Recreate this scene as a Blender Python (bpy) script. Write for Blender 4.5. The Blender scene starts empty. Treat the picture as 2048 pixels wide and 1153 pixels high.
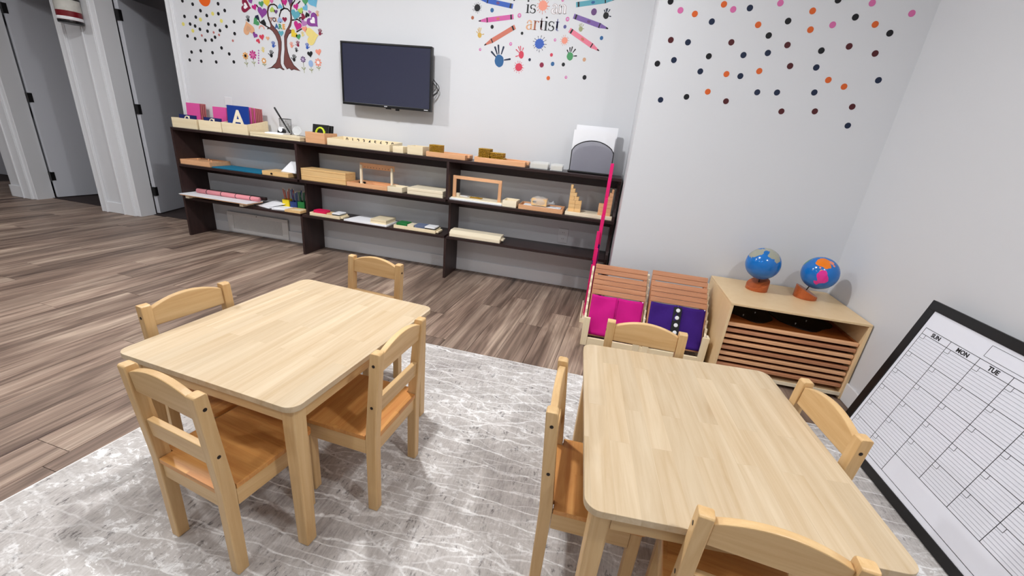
import bpy, bmesh, math, random
from mathutils import Vector, Matrix, Euler
C = bpy.context.scene.collection
SC = bpy.context.scene
PI = math.pi
random.seed(7)

# ------------------------------------------------------------------ camera
cam_data = bpy.data.cameras.new('camera')
cam_data.sensor_width = 36.0
cam_data.lens = 832.1 / 2048 * 36.0
cam_data.clip_start = 0.02
cam = bpy.data.objects.new('camera', cam_data)
cam.location = (1.681, -3.1864, 1.1279)
cam.rotation_euler = (1.2094, -0.0936, 0.2238)
C.objects.link(cam)
SC.camera = cam

# ------------------------------------------------------------------ world, lamps, exposure
SC.view_settings.view_transform = 'Standard'
SC.view_settings.look = 'None'
SC.view_settings.gamma = 1.0
SC.view_settings.use_curve_mapping = False
SC.view_settings.exposure = 0.0
w = bpy.data.worlds.new('world'); SC.world = w
w.use_nodes = True
w.node_tree.nodes['Background'].inputs[0].default_value = (0.8, 0.85, 1.0, 1)
w.node_tree.nodes['Background'].inputs[1].default_value = 0.3

CEIL = 2.47
def add_downlight_or_fill(x, y, power, col=(0.97, 0.985, 1.0), size=0.13, spread=PI * 0.95):
    d = bpy.data.lights.new('downlight_or_fill', 'AREA')
    d.shape = 'DISK'; d.size = size; d.energy = power; d.color = col; d.spread = spread
    o = bpy.data.objects.new('downlight_or_fill', d)
    o.location = (x, y, CEIL - 0.02)
    C.objects.link(o)
    return o
def bulb(x, y, power, col=(0.97, 0.985, 1.0)):
    d = bpy.data.lights.new('ceiling_bulb', 'POINT'); d.energy = power; d.shadow_soft_size = 0.06; d.color = col
    o = bpy.data.objects.new('ceiling_bulb', d); o.location = (x, y, CEIL - 0.06); C.objects.link(o)
# the first two are flush ceiling lamps: a diffuser that shines down and a bulb that also lights the walls
LAMPS_AND_FILL = [(-1.05, -1.58, 18, 26), (0.80, -1.60, 22, 35), (-1.05, -3.9, 16, 0), (0.80, -3.9, 10, 0), (2.7, -2.95, 20, 0), (-3.4, -2.4, 30, 0)]  # last four are unseen fill, added to brighten the rear, right and doors
for lx, ly, lp, bp in LAMPS_AND_FILL:
    add_downlight_or_fill(lx, ly, lp)
    if bp: bulb(lx, ly, bp)

# ------------------------------------------------------------------ helpers
def lin(c):
    return c / 12.92 if c <= 0.04045 else ((c + 0.055) / 1.055) ** 2.4
def S(r, g, b):
    return (lin(r / 255), lin(g / 255), lin(b / 255), 1.0)

class MB:
    """collects shapes in one bmesh"""
    def __init__(self):
        self.bm = bmesh.new()
    def box(self, x0, x1, y0, y1, z0, z1, M=None):
        vs = [Vector((x, y, z)) for z in (z0, z1) for y in (y0, y1) for x in (x0, x1)]
        if M is not None: vs = [M @ v for v in vs]
        v = [self.bm.verts.new(p) for p in vs]
        for f in ((0, 2, 3, 1), (4, 5, 7, 6), (0, 1, 5, 4), (2, 6, 7, 3), (0, 4, 6, 2), (1, 3, 7, 5)):
            self.bm.faces.new([v[i] for i in f])
        return self
    def cbox(self, cx, cy, cz, sx, sy, sz, M=None):
        return self.box(cx - sx / 2, cx + sx / 2, cy - sy / 2, cy + sy / 2, cz - sz / 2, cz + sz / 2, M)
    def prism(self, poly, d0, d1, axes='xzy', M=None):
        """poly in the plane of axes[0], axes[1]; extruded along axes[2] from d0 to d1"""
        def P(a, b, d):
            q = {axes[0]: a, axes[1]: b, axes[2]: d}
            p = Vector((q['x'], q['y'], q['z']))
            return M @ p if M is not None else p
        a = [self.bm.verts.new(P(x, y, d0)) for x, y in poly]
        b = [self.bm.verts.new(P(x, y, d1)) for x, y in poly]
        n = len(poly)
        f1 = self.bm.faces.new(a); f2 = self.bm.faces.new(b[::-1])
        for i in range(n):
            self.bm.faces.new((a[i], b[i], b[(i + 1) % n], a[(i + 1) % n]))
        if n > 4:
            f1.normal_update(); f2.normal_update()
            bmesh.ops.triangulate(self.bm, faces=[f1, f2])
        return self
    def lathe(self, prof, n=24, M=None):
        """prof: list of (r, z) from bottom to top"""
        rings = []
        for r, z in prof:
            if r < 1e-6:
                p = Vector((0, 0, z)); rings.append([self.bm.verts.new(M @ p if M is not None else p)])
            else:
                ring = []
                for i in range(n):
                    a = 2 * PI * i / n
                    p = Vector((r * math.cos(a), r * math.sin(a), z))
                    ring.append(self.bm.verts.new(M @ p if M is not None else p))
                rings.append(ring)
        for a, b in zip(rings, rings[1:]):
            for i in range(n):
                j = (i + 1) % n
                if len(a) == 1 and len(b) == 1: continue
                if len(a) == 1: self.bm.faces.new((a[0], b[j], b[i]))
                elif len(b) == 1: self.bm.faces.new((a[i], a[j], b[0]))
                else: self.bm.faces.new((a[i], a[j], b[j], b[i]))
        if len(rings[0]) > 1: self.bm.faces.new(rings[0][::-1])
        if len(rings[-1]) > 1: self.bm.faces.new(rings[-1])
        return self
    def tube(self, pts, r, n=8, M=None):
        pts = [Vector(p) for p in pts]
        rs = r if isinstance(r, (list, tuple)) else [r] * len(pts)
        rings = []
        for i, p in enumerate(pts):
            t = (pts[min(i + 1, len(pts) - 1)] - pts[max(i - 1, 0)]).normalized()
            u = t.orthogonal().normalized() if i == 0 else (u - t * u.dot(t)).normalized()
            v = t.cross(u)
            ring = []
            for k in range(n):
                a = 2 * PI * k / n
                q = p + (u * math.cos(a) + v * math.sin(a)) * rs[i]
                ring.append(self.bm.verts.new(M @ q if M is not None else q))
            rings.append(ring)
        for a, b in zip(rings, rings[1:]):
            for k in range(n):
                self.bm.faces.new((a[k], a[(k + 1) % n], b[(k + 1) % n], b[k]))
        self.bm.faces.new(rings[0][::-1]); self.bm.faces.new(rings[-1])
        return self
    def openbox(self, x0, x1, y0, y1, z0, h, t=0.006, hb=None):
        hb = hb or h
        self.box(x0, x1, y0, y1, z0, z0 + t)
        self.box(x0, x1, y0, y0 + t, z0 + t, z0 + h)
        self.box(x0, x1, y1 - t, y1, z0 + t, z0 + hb)
        for xa, xb in ((x0, x0 + t), (x1 - t, x1)):
            self.prism([(y0 + t, z0 + t), (y1 - t, z0 + t), (y1 - t, z0 + hb), (y0 + t, z0 + h)], xa, xb, 'yzx')
        return self
    def sphere(self, c, r, n=24, m=14, sz=1.0):
        prof = [(r * math.sin(PI * i / m) if 0 < i < m else 0, -r * sz * math.cos(PI * i / m)) for i in range(m + 1)]
        return self.lathe(prof, n, Matrix.Translation(c))
    def mesh(self, name):
        bmesh.ops.recalc_face_normals(self.bm, faces=self.bm.faces[:])
        me = bpy.data.meshes.new(name); self.bm.to_mesh(me); self.bm.free()
        return me

def obj(name, mb, m, parent=None, loc=None, rot=None, bevel=0, smooth=False, segs=2):
    me = mb.mesh(name) if isinstance(mb, MB) else mb
    o = bpy.data.objects.new(name, me)
    if m is not None and not me.materials: me.materials.append(m)
    C.objects.link(o)
    if parent is not None: o.parent = parent
    if loc is not None: o.location = loc
    if rot is not None: o.rotation_euler = rot
    if smooth:
        for p in me.polygons: p.use_smooth = True
    if bevel:
        b = o.modifiers.new('bevel', 'BEVEL'); b.width = bevel; b.segments = segs
        b.limit_method = 'ANGLE'; b.angle_limit = math.radians(40)
    return o
def tag(o, label=None, cat=None, group=None, kind=None):
    if label: o['label'] = label
    if cat: o['category'] = cat
    if group: o['group'] = group
    if kind: o['kind'] = kind
    return o
def thing(name, label, cat, loc=(0, 0, 0), rz=0, group=None):
    o = bpy.data.objects.new(name, None); o.empty_display_size = 0.05
    o.location = loc; o.rotation_euler = (0, 0, rz); C.objects.link(o)
    return tag(o, label, cat, group)
def struct(name, mb, m, parent=None, **k):
    o = obj(name, mb, m, parent, **k)
    if parent is None: o['kind'] = 'structure'
    return o
def copy_tree(o, parent=None):
    c = o.copy(); C.objects.link(c)
    if parent is not None: c.parent = parent
    for ch in o.children: copy_tree(ch, c)
    return c
def text_mesh(body, size, depth=0.0006, bold=0.0):
    cu = bpy.data.curves.new('lettering', 'FONT')
    cu.body = body; cu.size = size; cu.extrude = depth; cu.offset = bold
    cu.align_x = 'CENTER'; cu.align_y = 'CENTER'; cu.resolution_u = 3
    to = bpy.data.objects.new('lettering', cu); C.objects.link(to)
    me = bpy.data.meshes.new_from_object(to.evaluated_get(bpy.context.evaluated_depsgraph_get()))
    bpy.data.objects.remove(to); bpy.data.curves.remove(cu)
    return me

# ------------------------------------------------------------------ materials
def newmat(name):
    m = bpy.data.materials.new(name); m.use_nodes = True
    return m, m.node_tree.nodes, m.node_tree.links, m.node_tree.nodes['Principled BSDF']
def plain(name, col, rough=0.5, spec=0.5, metal=0.0, bump=0.0, bscale=300, var=0.0, trans=0.0, alpha=1.0):
    m, N, L, P = newmat(name)
    P.inputs['Base Color'].default_value = col
    P.inputs['Roughness'].default_value = rough
    P.inputs['Specular IOR Level'].default_value = spec
    P.inputs['Metallic'].default_value = metal
    P.inputs['Transmission Weight'].default_value = trans
    P.inputs['Alpha'].default_value = alpha
    tc = N.new('ShaderNodeTexCoord')
    nz = N.new('ShaderNodeTexNoise'); nz.inputs['Scale'].default_value = bscale; nz.inputs['Detail'].default_value = 3
    L.new(tc.outputs['Object'], nz.inputs['Vector'])
    if bump:
        b = N.new('ShaderNodeBump'); b.inputs['Strength'].default_value = bump; b.inputs['Distance'].default_value = 0.002
        L.new(nz.outputs['Fac'], b.inputs['Height']); L.new(b.outputs['Normal'], P.inputs['Normal'])
    if var:
        n2 = N.new('ShaderNodeTexNoise'); n2.inputs['Scale'].default_value = 9; n2.inputs['Detail'].default_value = 4
        L.new(tc.outputs['Object'], n2.inputs['Vector'])
        h = N.new('ShaderNodeHueSaturation'); h.inputs['Color'].default_value = col
        mr = N.new('ShaderNodeMapRange'); mr.inputs['To Min'].default_value = 1 - var; mr.inputs['To Max'].default_value = 1 + var
        mr.inputs['From Min'].default_value = 0.3; mr.inputs['From Max'].default_value = 0.7
        L.new(n2.outputs['Fac'], mr.inputs['Value']); L.new(mr.outputs['Result'], h.inputs['Value'])
        L.new(h.outputs['Color'], P.inputs['Base Color'])
    return m
def wood(name, light, dark, axis='x', rough=0.42, across=55, along=3.0, strip=None, contrast=1.0, spec=0.4, vary=0.08):
    """grain runs along axis; strip=(length, width) glues boards of that size side by side"""
    m, N, L, P = newmat(name)
    P.inputs['Roughness'].default_value = rough
    P.inputs['Specular IOR Level'].default_value = spec
    tc = N.new('ShaderNodeTexCoord'); oi = N.new('ShaderNodeObjectInfo')
    mp = N.new('ShaderNodeMapping')
    s = {'x': (along, across, across), 'y': (across, along, across), 'z': (across, across, along)}[axis]
    mp.inputs['Scale'].default_value = s
    L.new(tc.outputs['Object'], mp.inputs['Vector'])
    w4 = N.new('ShaderNodeMath'); w4.operation = 'MULTIPLY'; w4.inputs[1].default_value = 37.0
    L.new(oi.outputs['Random'], w4.inputs[0]); wsrc = w4.outputs[0]
    tint = None
    if strip:
        br = N.new('ShaderNodeTexBrick')
        br.inputs['Scale'].default_value = 1.0; br.inputs['Brick Width'].default_value = strip[0]; br.inputs['Row Height'].default_value = strip[1]
        br.inputs['Mortar Size'].default_value = 0.0006; br.inputs['Mortar Smooth'].default_value = 0.3; br.offset = 0.37; br.offset_frequency = 2
        br.inputs['Color1'].default_value = (0, 0, 0, 1); br.inputs['Color2'].default_value = (1, 1, 1, 1); br.inputs['Mortar'].default_value = (0.1, 0.1, 0.1, 1)
        if axis == 'y':
            mq = N.new('ShaderNodeMapping'); mq.inputs['Rotation'].default_value = (0, 0, PI / 2)
            L.new(tc.outputs['Object'], mq.inputs['Vector']); L.new(mq.outputs['Vector'], br.inputs['Vector'])
        else:
            L.new(tc.outputs['Object'], br.inputs['Vector'])
        ad = N.new('ShaderNodeMath'); ad.operation = 'MULTIPLY_ADD'; ad.inputs[1].default_value = 23.0
        L.new(br.outputs['Color'], ad.inputs[0]); L.new(w4.outputs[0], ad.inputs[2]); wsrc = ad.outputs[0]
        tint = br.outputs['Color']
    nz = N.new('ShaderNodeTexNoise'); nz.noise_dimensions = '4D'
    nz.inputs['Scale'].default_value = 1.0; nz.inputs['Detail'].default_value = 5; nz.inputs['Distortion'].default_value = 0.7; nz.inputs['Roughness'].default_value = 0.6
    L.new(mp.outputs['Vector'], nz.inputs['Vector']); L.new(wsrc, nz.inputs['W'])
    cr = N.new('ShaderNodeValToRGB')
    cr.color_ramp.elements[0].position = 0.5 - 0.22 / contrast; cr.color_ramp.elements[0].color = light
    cr.color_ramp.elements[1].position = 0.5 + 0.28 / contrast; cr.color_ramp.elements[1].color = dark
    L.new(nz.outputs['Fac'], cr.inputs['Fac'])
    h = N.new('ShaderNodeHueSaturation'); L.new(cr.outputs['Color'], h.inputs['Color'])
    mr = N.new('ShaderNodeMapRange'); mr.inputs['To Min'].default_value = 1 - vary; mr.inputs['To Max'].default_value = 1 + vary
    L.new(tint if tint else oi.outputs['Random'], mr.inputs['Value']); L.new(mr.outputs['Result'], h.inputs['Value'])
    L.new(h.outputs['Color'], P.inputs['Base Color'])
    b = N.new('ShaderNodeBump'); b.inputs['Strength'].default_value = 0.08; b.inputs['Distance'].default_value = 0.001
    L.new(nz.outputs['Fac'], b.inputs['Height']); L.new(b.outputs['Normal'], P.inputs['Normal'])
    return m
def floor_mat():
    m, N, L, P = newmat('plank_vinyl')
    tc = N.new('ShaderNodeTexCoord'); oi = N.new('ShaderNodeObjectInfo')
    w4 = N.new('ShaderNodeMath'); w4.operation = 'MULTIPLY'; w4.inputs[1].default_value = 91.0
    L.new(oi.outputs['Random'], w4.inputs[0])
    def noise(scale, detail, dist, rough=0.6):
        mp = N.new('ShaderNodeMapping'); mp.inputs['Scale'].default_value = scale
        L.new(tc.outputs['Object'], mp.inputs['Vector'])
        n = N.new('ShaderNodeTexNoise'); n.noise_dimensions = '4D'; n.inputs['Scale'].default_value = 1
        n.inputs['Detail'].default_value = detail; n.inputs['Distortion'].default_value = dist; n.inputs['Roughness'].default_value = rough
        L.new(mp.outputs['Vector'], n.inputs['Vector']); L.new(w4.outputs[0], n.inputs['W'])
        return n.outputs['Fac']
    big = noise((9, 1.1, 1), 3, 1.2)
    fine = noise((85, 1.5, 1), 6, 1.0, 0.72)
    streak = noise((30, 0.7, 1), 4, 1.6, 0.6)
    cr = N.new('ShaderNodeValToRGB'); e = cr.color_ramp.elements
    e[0].position = 0.28; e[0].color = S(88, 70, 61)
    e[1].position = 0.74; e[1].color = S(200, 180, 162)
    k = e.new(0.5); k.color = S(150, 129, 115)
    L.new(big, cr.inputs['Fac'])
    cf = N.new('ShaderNodeValToRGB'); cf.color_ramp.elements[0].position = 0.3; cf.color_ramp.elements[0].color = (0.45, 0.43, 0.42, 1)
    cf.color_ramp.elements[1].position = 0.68; cf.color_ramp.elements[1].color = (1.25, 1.22, 1.18, 1)
    L.new(fine, cf.inputs['Fac'])
    mx = N.new('ShaderNodeMix'); mx.data_type = 'RGBA'; mx.blend_type = 'MULTIPLY'; mx.inputs['Factor'].default_value = 0.75
    L.new(cr.outputs['Color'], mx.inputs['A']); L.new(cf.outputs['Color'], mx.inputs['B'])
    cs = N.new('ShaderNodeValToRGB'); cs.color_ramp.elements[0].position = 0.36; cs.color_ramp.elements[0].color = (0.5, 0.46, 0.44, 1)
    cs.color_ramp.elements[1].position = 0.56; cs.color_ramp.elements[1].color = (1.1, 1.1, 1.1, 1)
    L.new(streak, cs.inputs['Fac'])
    mx2 = N.new('ShaderNodeMix'); mx2.data_type = 'RGBA'; mx2.blend_type = 'MULTIPLY'; mx2.inputs['Factor'].default_value = 0.8
    L.new(mx.outputs['Result'], mx2.inputs['A']); L.new(cs.outputs['Color'], mx2.inputs['B']); mx = mx2
    h = N.new('ShaderNodeHueSaturation'); L.new(mx.outputs['Result'], h.inputs['Color'])
    mr = N.new('ShaderNodeMapRange'); mr.inputs['To Min'].default_value = 0.78; mr.inputs['To Max'].default_value = 1.18
    L.new(oi.outputs['Random'], mr.inputs['Value']); L.new(mr.outputs['Result'], h.inputs['Value'])
    L.new(h.outputs['Color'], P.inputs['Base Color'])
    P.inputs['Roughness'].default_value = 0.46; P.inputs['Specular IOR Level'].default_value = 0.4
    b = N.new('ShaderNodeBump'); b.inputs['Strength'].default_value = 0.12; b.inputs['Distance'].default_value = 0.001
    L.new(fine, b.inputs['Height']); L.new(b.outputs['Normal'], P.inputs['Normal'])
    return m
def rug_mat():
    m, N, L, P = newmat('rug_weave')
    tc = N.new('ShaderNodeTexCoord')
    def mapped(scale, rot=0, src=None):
        mp = N.new('ShaderNodeMapping'); mp.inputs['Scale'].default_value = scale; mp.inputs['Rotation'].default_value = (0, 0, rot)
        L.new(src or tc.outputs['Object'], mp.inputs['Vector']); return mp.outputs['Vector']
    def noise(vec, scale, detail=4, rough=0.6, dist=0):
        n = N.new('ShaderNodeTexNoise'); n.inputs['Scale'].default_value = scale; n.inputs['Detail'].default_value = detail
        n.inputs['Roughness'].default_value = rough; n.inputs['Distortion'].default_value = dist
        L.new(vec, n.inputs['Vector']); return n
    def math_(op, a, b=None, clamp=False):
        n = N.new('ShaderNodeMath'); n.operation = op; n.use_clamp = clamp
        for i, v in enumerate((a, b)):
            if v is None: continue
            if isinstance(v, (int, float)): n.inputs[i].default_value = v
            else: L.new(v, n.inputs[i])
        return n.outputs[0]
    def ramp(v, a, b):
        r = N.new('ShaderNodeMapRange'); r.inputs['From Min'].default_value = a; r.inputs['From Max'].default_value = b
        L.new(v, r.inputs['Value']); return r.outputs['Result']
    sep = N.new('ShaderNodeSeparateXYZ'); L.new(tc.outputs['Object'], sep.inputs[0])
    X, Y = sep.outputs[0], sep.outputs[1]
    def threads(pitch, slope, seed, wav, width, broken):
        # near parallel raised yarn lines with uneven spacing
        wv = noise(mapped((1.6, 5.0, 1), seed), 1, 3, 0.6).outputs['Fac']
        wf = noise(mapped((14, 14, 1), seed), 1, 3, 0.6).outputs['Fac']
        v = math_('ADD', math_('MULTIPLY', Y, 1 / pitch), math_('MULTIPLY', X, slope / pitch))
        v = math_('ADD', v, math_('ADD', math_('MULTIPLY', wv, wav), math_('MULTIPLY', wf, 0.35)))
        d = math_('ABSOLUTE', math_('SUBTRACT', math_('FRACT', v), 0.5))
        ln = math_('SUBTRACT', 1.0, ramp(d, width * 0.35, width), True)
        br = ramp(noise(mapped((5, 5, 1), seed + 2.0), 1, 5, 0.7).outputs['Fac'], 0.36, 0.58)
        return math_('MULTIPLY', ln, math_('ADD', math_('MULTIPLY', br, broken), 1 - broken), True)
    t1 = threads(0.070, 0.02, 0.0, 2.2, 0.058, 0.75)
    t2 = threads(0.070, 0.42, 0.5, 1.6, 0.055, 0.8)
    t3 = threads(0.074, -0.36, 1.0, 1.6, 0.055, 0.8)
    t4 = threads(0.05, -0.1, 1.7, 2.6, 0.06, 0.9)
    zone = ramp(noise(tc.outputs['Object'], 1.5, 3, 0.55).outputs['Fac'], 0.44, 0.56)
    zone2 = ramp(noise(mapped((1.3, 1.3, 1), 2.2), 1, 3, 0.55).outputs['Fac'], 0.42, 0.58)
    yarn = noise(mapped((150, 16, 1), 0.0), 1, 5, 0.72)      # short weft dashes running away from the camera
    yarn2 = noise(mapped((70, 26, 1), 0.0), 1, 5, 0.75)
    blot = noise(tc.outputs['Object'], 3.2, 6, 0.68, 0.5)
    blot2 = noise(mapped((11, 15, 1), 0.3), 1, 6, 0.72)
    lines = math_('MAXIMUM', t1, math_('MULTIPLY', math_('MAXIMUM', t2, t3), math_('MULTIPLY', zone, 0.9)))
    lines = math_('MAXIMUM', lines, math_('MULTIPLY', t4, math_('MULTIPLY', zone2, 0.8)))
    lines = math_('MULTIPLY', lines, ramp(yarn2.outputs['Fac'], 0.28, 0.52), True)
    fade = ramp(math_('ADD', X, math_('MULTIPLY', blot2.outputs['Fac'], 0.3)), 0.55, 1.0)
    lines = math_('MULTIPLY', lines, math_('ADD', math_('MULTIPLY', fade, 0.55), 0.28), True)
    base = math_('ADD', math_('MULTIPLY', ramp(blot.outputs['Fac'], 0.34, 0.66), 0.45), math_('MULTIPLY', ramp(blot2.outputs['Fac'], 0.3, 0.7), 0.35))
    base = math_('ADD', base, math_('MULTIPLY', math_('SUBTRACT', yarn.outputs['Fac'], 0.42), 0.9), True)
    cr = N.new('ShaderNodeValToRGB'); e = cr.color_ramp.elements
    e[0].position = 0.0; e[0].color = S(136, 129, 126); e[1].position = 1.0; e[1].color = S(220, 216, 213)
    k = e.new(0.4); k.color = S(186, 180, 176)
    L.new(base, cr.inputs['Fac'])
    dk = math_('MULTIPLY', ramp(yarn2.outputs['Fac'], 0.52, 0.62), ramp(blot2.outputs['Fac'], 0.47, 0.58), True)
    m1 = N.new('ShaderNodeMix'); m1.data_type = 'RGBA'; m1.inputs['B'].default_value = S(84, 78, 76)
    L.new(math_('MULTIPLY', dk, 0.8), m1.inputs['Factor']); L.new(cr.outputs['Color'], m1.inputs['A'])
    m2 = N.new('ShaderNodeMix'); m2.data_type = 'RGBA'; m2.inputs['B'].default_value = S(250, 249, 248)
    L.new(lines, m2.inputs['Factor']); L.new(m1.outputs['Result'], m2.inputs['A'])
    wh = math_('MULTIPLY', ramp(noise(mapped((26, 34, 1), 0.15), 1, 6, 0.75, 0.6).outputs['Fac'], 0.52, 0.60), ramp(blot.outputs['Fac'], 0.44, 0.58), True)
    wh = math_('MULTIPLY', wh, ramp(yarn.outputs['Fac'], 0.3, 0.46), True)
    wh = math_('MULTIPLY', wh, math_('SUBTRACT', 1.15, math_('MULTIPLY', fade, 0.3)), True)
    m3 = N.new('ShaderNodeMix'); m3.data_type = 'RGBA'; m3.inputs['B'].default_value = S(250, 249, 248)
    L.new(math_('MULTIPLY', wh, 0.9), m3.inputs['Factor']); L.new(m2.outputs['Result'], m3.inputs['A'])
    L.new(m3.outputs['Result'], P.inputs['Base Color'])
    P.inputs['Roughness'].default_value = 0.9; P.inputs['Specular IOR Level'].default_value = 0.15
    b = N.new('ShaderNodeBump'); b.inputs['Strength'].default_value = 0.35; b.inputs['Distance'].default_value = 0.002
    L.new(math_('ADD', yarn.outputs['Fac'], lines), b.inputs['Height']); L.new(b.outputs['Normal'], P.inputs['Normal'])
    return m
def globe_mat(name, continents, dome=None):
    """continents: (x, y, z, radius, colour) spots on the ball broken up by noise; dome: colour of a ragged polar cap"""
    m, N, L, P = newmat(name)
    tc = N.new('ShaderNodeTexCoord')
    nz = N.new('ShaderNodeTexNoise'); nz.inputs['Scale'].default_value = 22; nz.inputs['Detail'].default_value = 5
    L.new(tc.outputs['Object'], nz.inputs['Vector'])
    last = None
    for (x, y, z, r, col) in continents:
        d = N.new('ShaderNodeVectorMath'); d.operation = 'DISTANCE'; d.inputs[1].default_value = (x, y, z)
        L.new(tc.outputs['Object'], d.inputs[0])
        a = N.new('ShaderNodeMath'); a.operation = 'MULTIPLY_ADD'; a.inputs[1].default_value = 0.06; L.new(nz.outputs['Fac'], a.inputs[0]); L.new(d.outputs['Value'], a.inputs[2])
        l = N.new('ShaderNodeMath'); l.operation = 'LESS_THAN'; l.inputs[1].default_value = r + 0.03; L.new(a.outputs[0], l.inputs[0])
        mx = N.new('ShaderNodeMix'); mx.data_type = 'RGBA'; mx.inputs['A'].default_value = S(24, 110, 190); mx.inputs['B'].default_value = col
        L.new(l.outputs[0], mx.inputs['Factor'])
        if last: L.new(last, mx.inputs['A'])
        last = mx.outputs['Result']
    L.new(last, P.inputs['Base Color'])
    P.inputs['Roughness'].default_value = 0.14
    return m

M = {}
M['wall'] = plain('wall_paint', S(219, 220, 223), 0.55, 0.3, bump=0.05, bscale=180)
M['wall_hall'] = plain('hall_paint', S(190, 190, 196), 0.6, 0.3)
M['trim'] = plain('trim_paint', S(232, 233, 236), 0.35, 0.4)
M['door'] = plain('door_paint', S(205, 207, 214), 0.4, 0.4)
M['ceiling'] = plain('ceiling_paint', S(235, 235, 235), 0.8, 0.2)
M['subfloor'] = plain('subfloor', S(60, 50, 45), 0.8)
M['next_floor'] = plain('dark_next_floor', S(66, 58, 58), 0.95, 0.1, bump=0.3, var=0.1)
M['plank'] = floor_mat()
M['rug'] = rug_mat()
M['rug_edge'] = plain('rug_binding', S(226, 224, 222), 0.9, 0.1, bump=0.3, bscale=500)
PL, PD = S(216, 183, 134), S(192, 151, 99)
M['pine_x'] = wood('pine_x', PL, PD, 'x')
M['pine_y'] = wood('pine_y', PL, PD, 'y')
M['pine_z'] = wood('pine_z', PL, PD, 'z')
M['pine_seat_shaded'] = wood('pine_seat_shaded', S(219, 162, 94), S(188, 118, 58), 'x', strip=(0.33, 0.05), vary=0.07, contrast=1.2)  # pine made more orange: under-table shade is put into the seat colour
M['pine_top'] = wood('pine_top', S(205, 186, 158), S(181, 155, 120), 'x', strip=(0.36, 0.047), vary=0.055, rough=0.5, spec=0.25, across=40, along=2.2, contrast=1.1)
M['bolt'] = plain('bolt_steel', S(46, 38, 34), 0.35, 0.5, 0.6)
M['dark'] = wood('espresso_laminate', S(56, 38, 36), S(36, 24, 24), 'z', rough=0.4, across=30, along=2)
M['dark_x'] = wood('espresso_laminate_x', S(52, 35, 34), S(32, 22, 22), 'x', rough=0.34, across=30, along=2)
M['birch'] = wood('birch', S(250, 235, 203), S(234, 212, 170), 'x', across=40, contrast=0.8)
M['birch_z'] = wood('birch_z', S(250, 235, 203), S(234, 212, 170), 'z', across=40, contrast=0.8)
M['cream'] = wood('cream_wood', S(250, 239, 214), S(238, 221, 188), 'x', across=30, contrast=0.7)
M['beech'] = wood('beech', S(238, 186, 142), S(219, 159, 113), 'x', across=45)
M['beech_z'] = wood('beech_z', S(238, 186, 142), S(219, 159, 113), 'z', across=45)
M['honey'] = wood('honey', S(240, 203, 146), S(222, 175, 114), 'x', across=45)
M['frame'] = wood('frame_beech', S(206, 148, 110), S(178, 118, 84), 'x', across=60, contrast=1.2)
M['frame_z'] = wood('frame_beech_z', S(206, 148, 110), S(178, 118, 84), 'z', across=60, contrast=1.2)
M['mapwood'] = wood('map_board', S(176, 100, 44), S(140, 72, 30), 'x', across=30)
M['cabinet'] = wood('maple_laminate', S(240, 211, 168), S(226, 191, 140), 'z', across=18, along=2, contrast=0.6, rough=0.35)
M['base_red'] = wood('globe_base', S(190, 98, 50), S(150, 70, 34), 'x', across=50, rough=0.3)
M['black'] = plain('black_plastic', S(14, 13, 14), 0.35)
M['blackmetal'] = plain('black_metal', S(18, 17, 18), 0.4, 0.5)
M['screen'] = plain('tv_screen', S(52, 54, 72), 0.12, 0.6)
M['silver'] = plain('silver_print', S(200, 200, 204), 0.4)
M['white'] = plain('white_card', S(240, 241, 244), 0.5, 0.3)
M['paper'] = plain('paper', S(244, 244, 247), 0.7, 0.2)
M['whiteboard'] = plain('whiteboard', S(238, 239, 247), 0.22, 0.4)
M['ink'] = plain('printed_ink', S(26, 26, 30), 0.5)
M['ink_grey'] = plain('printed_grey_ink', S(120, 120, 130), 0.5)
M['navy'] = plain('navy_card', S(18, 30, 92), 0.4)
M['blue_card'] = plain('blue_card', S(18, 56, 140), 0.35)
M['pinkcard'] = plain('pink_card', S(222, 84, 158), 0.35)
M['rosecard'] = plain('rose_edge', S(182, 100, 104), 0.5)
M['pinkrod'] = plain('pink_lacquer', S(228, 22, 110), 0.35)
M['bluerod'] = plain('blue_lacquer', S(28, 42, 120), 0.35)
M['pinkroll'] = plain('pink_felt', S(232, 150, 158), 0.8, 0.2)
M['teal'] = plain('teal_felt', S(30, 116, 150), 0.75, 0.2, bump=0.1)
M['magenta'] = plain('magenta_cloth', S(200, 20, 128), 0.75, 0.2, bump=0.25, bscale=400, var=0.06)
M['purple'] = plain('purple_cloth', S(58, 26, 116), 0.8, 0.2, bump=0.25, bscale=400, var=0.08)
M['gold'] = plain('gold_beads', S(176, 134, 30), 0.35, 0.5, 0.3)
M['red'] = plain('red_paint', S(186, 22, 44), 0.3)
M['darkred'] = plain('extinguisher_red', S(120, 18, 30), 0.3)
M['crimson'] = plain('crimson', S(222, 18, 82), 0.5)
M['green'] = plain('green', S(28, 120, 58), 0.5)
M['slate'] = plain('slate_blue', S(104, 116, 146), 0.5)
M['yellow'] = plain('yellow', S(238, 210, 30), 0.45)
M['lime'] = plain('lime_print', S(214, 232, 40), 0.5)
M['cupblue'] = plain('cup_blue', S(30, 58, 120), 0.45)
M['pencil_red'] = plain('pencil_red', S(196, 84, 48), 0.5)
M['pencil_blue'] = plain('pencil_blue', S(58, 88, 150), 0.5)
M['pencil_green'] = plain('pencil_green', S(52, 116, 76), 0.5)
M['clear'] = plain('clear_plastic', S(235, 238, 240), 0.08, 0.5, alpha=0.35)
M['mesh'] = plain('mesh_metal', S(150, 150, 162), 0.5, 0.4, alpha=0.6)
M['vent'] = plain('vent_enamel', S(232, 230, 228), 0.45)
M['ventdark'] = plain('vent_shadow_gap', S(150, 147, 145), 0.8)  # grey sheet behind the slats; the gaps' shade is put into its colour
M['plate'] = plain('outlet_plate', S(226, 226, 228), 0.35)
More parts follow.
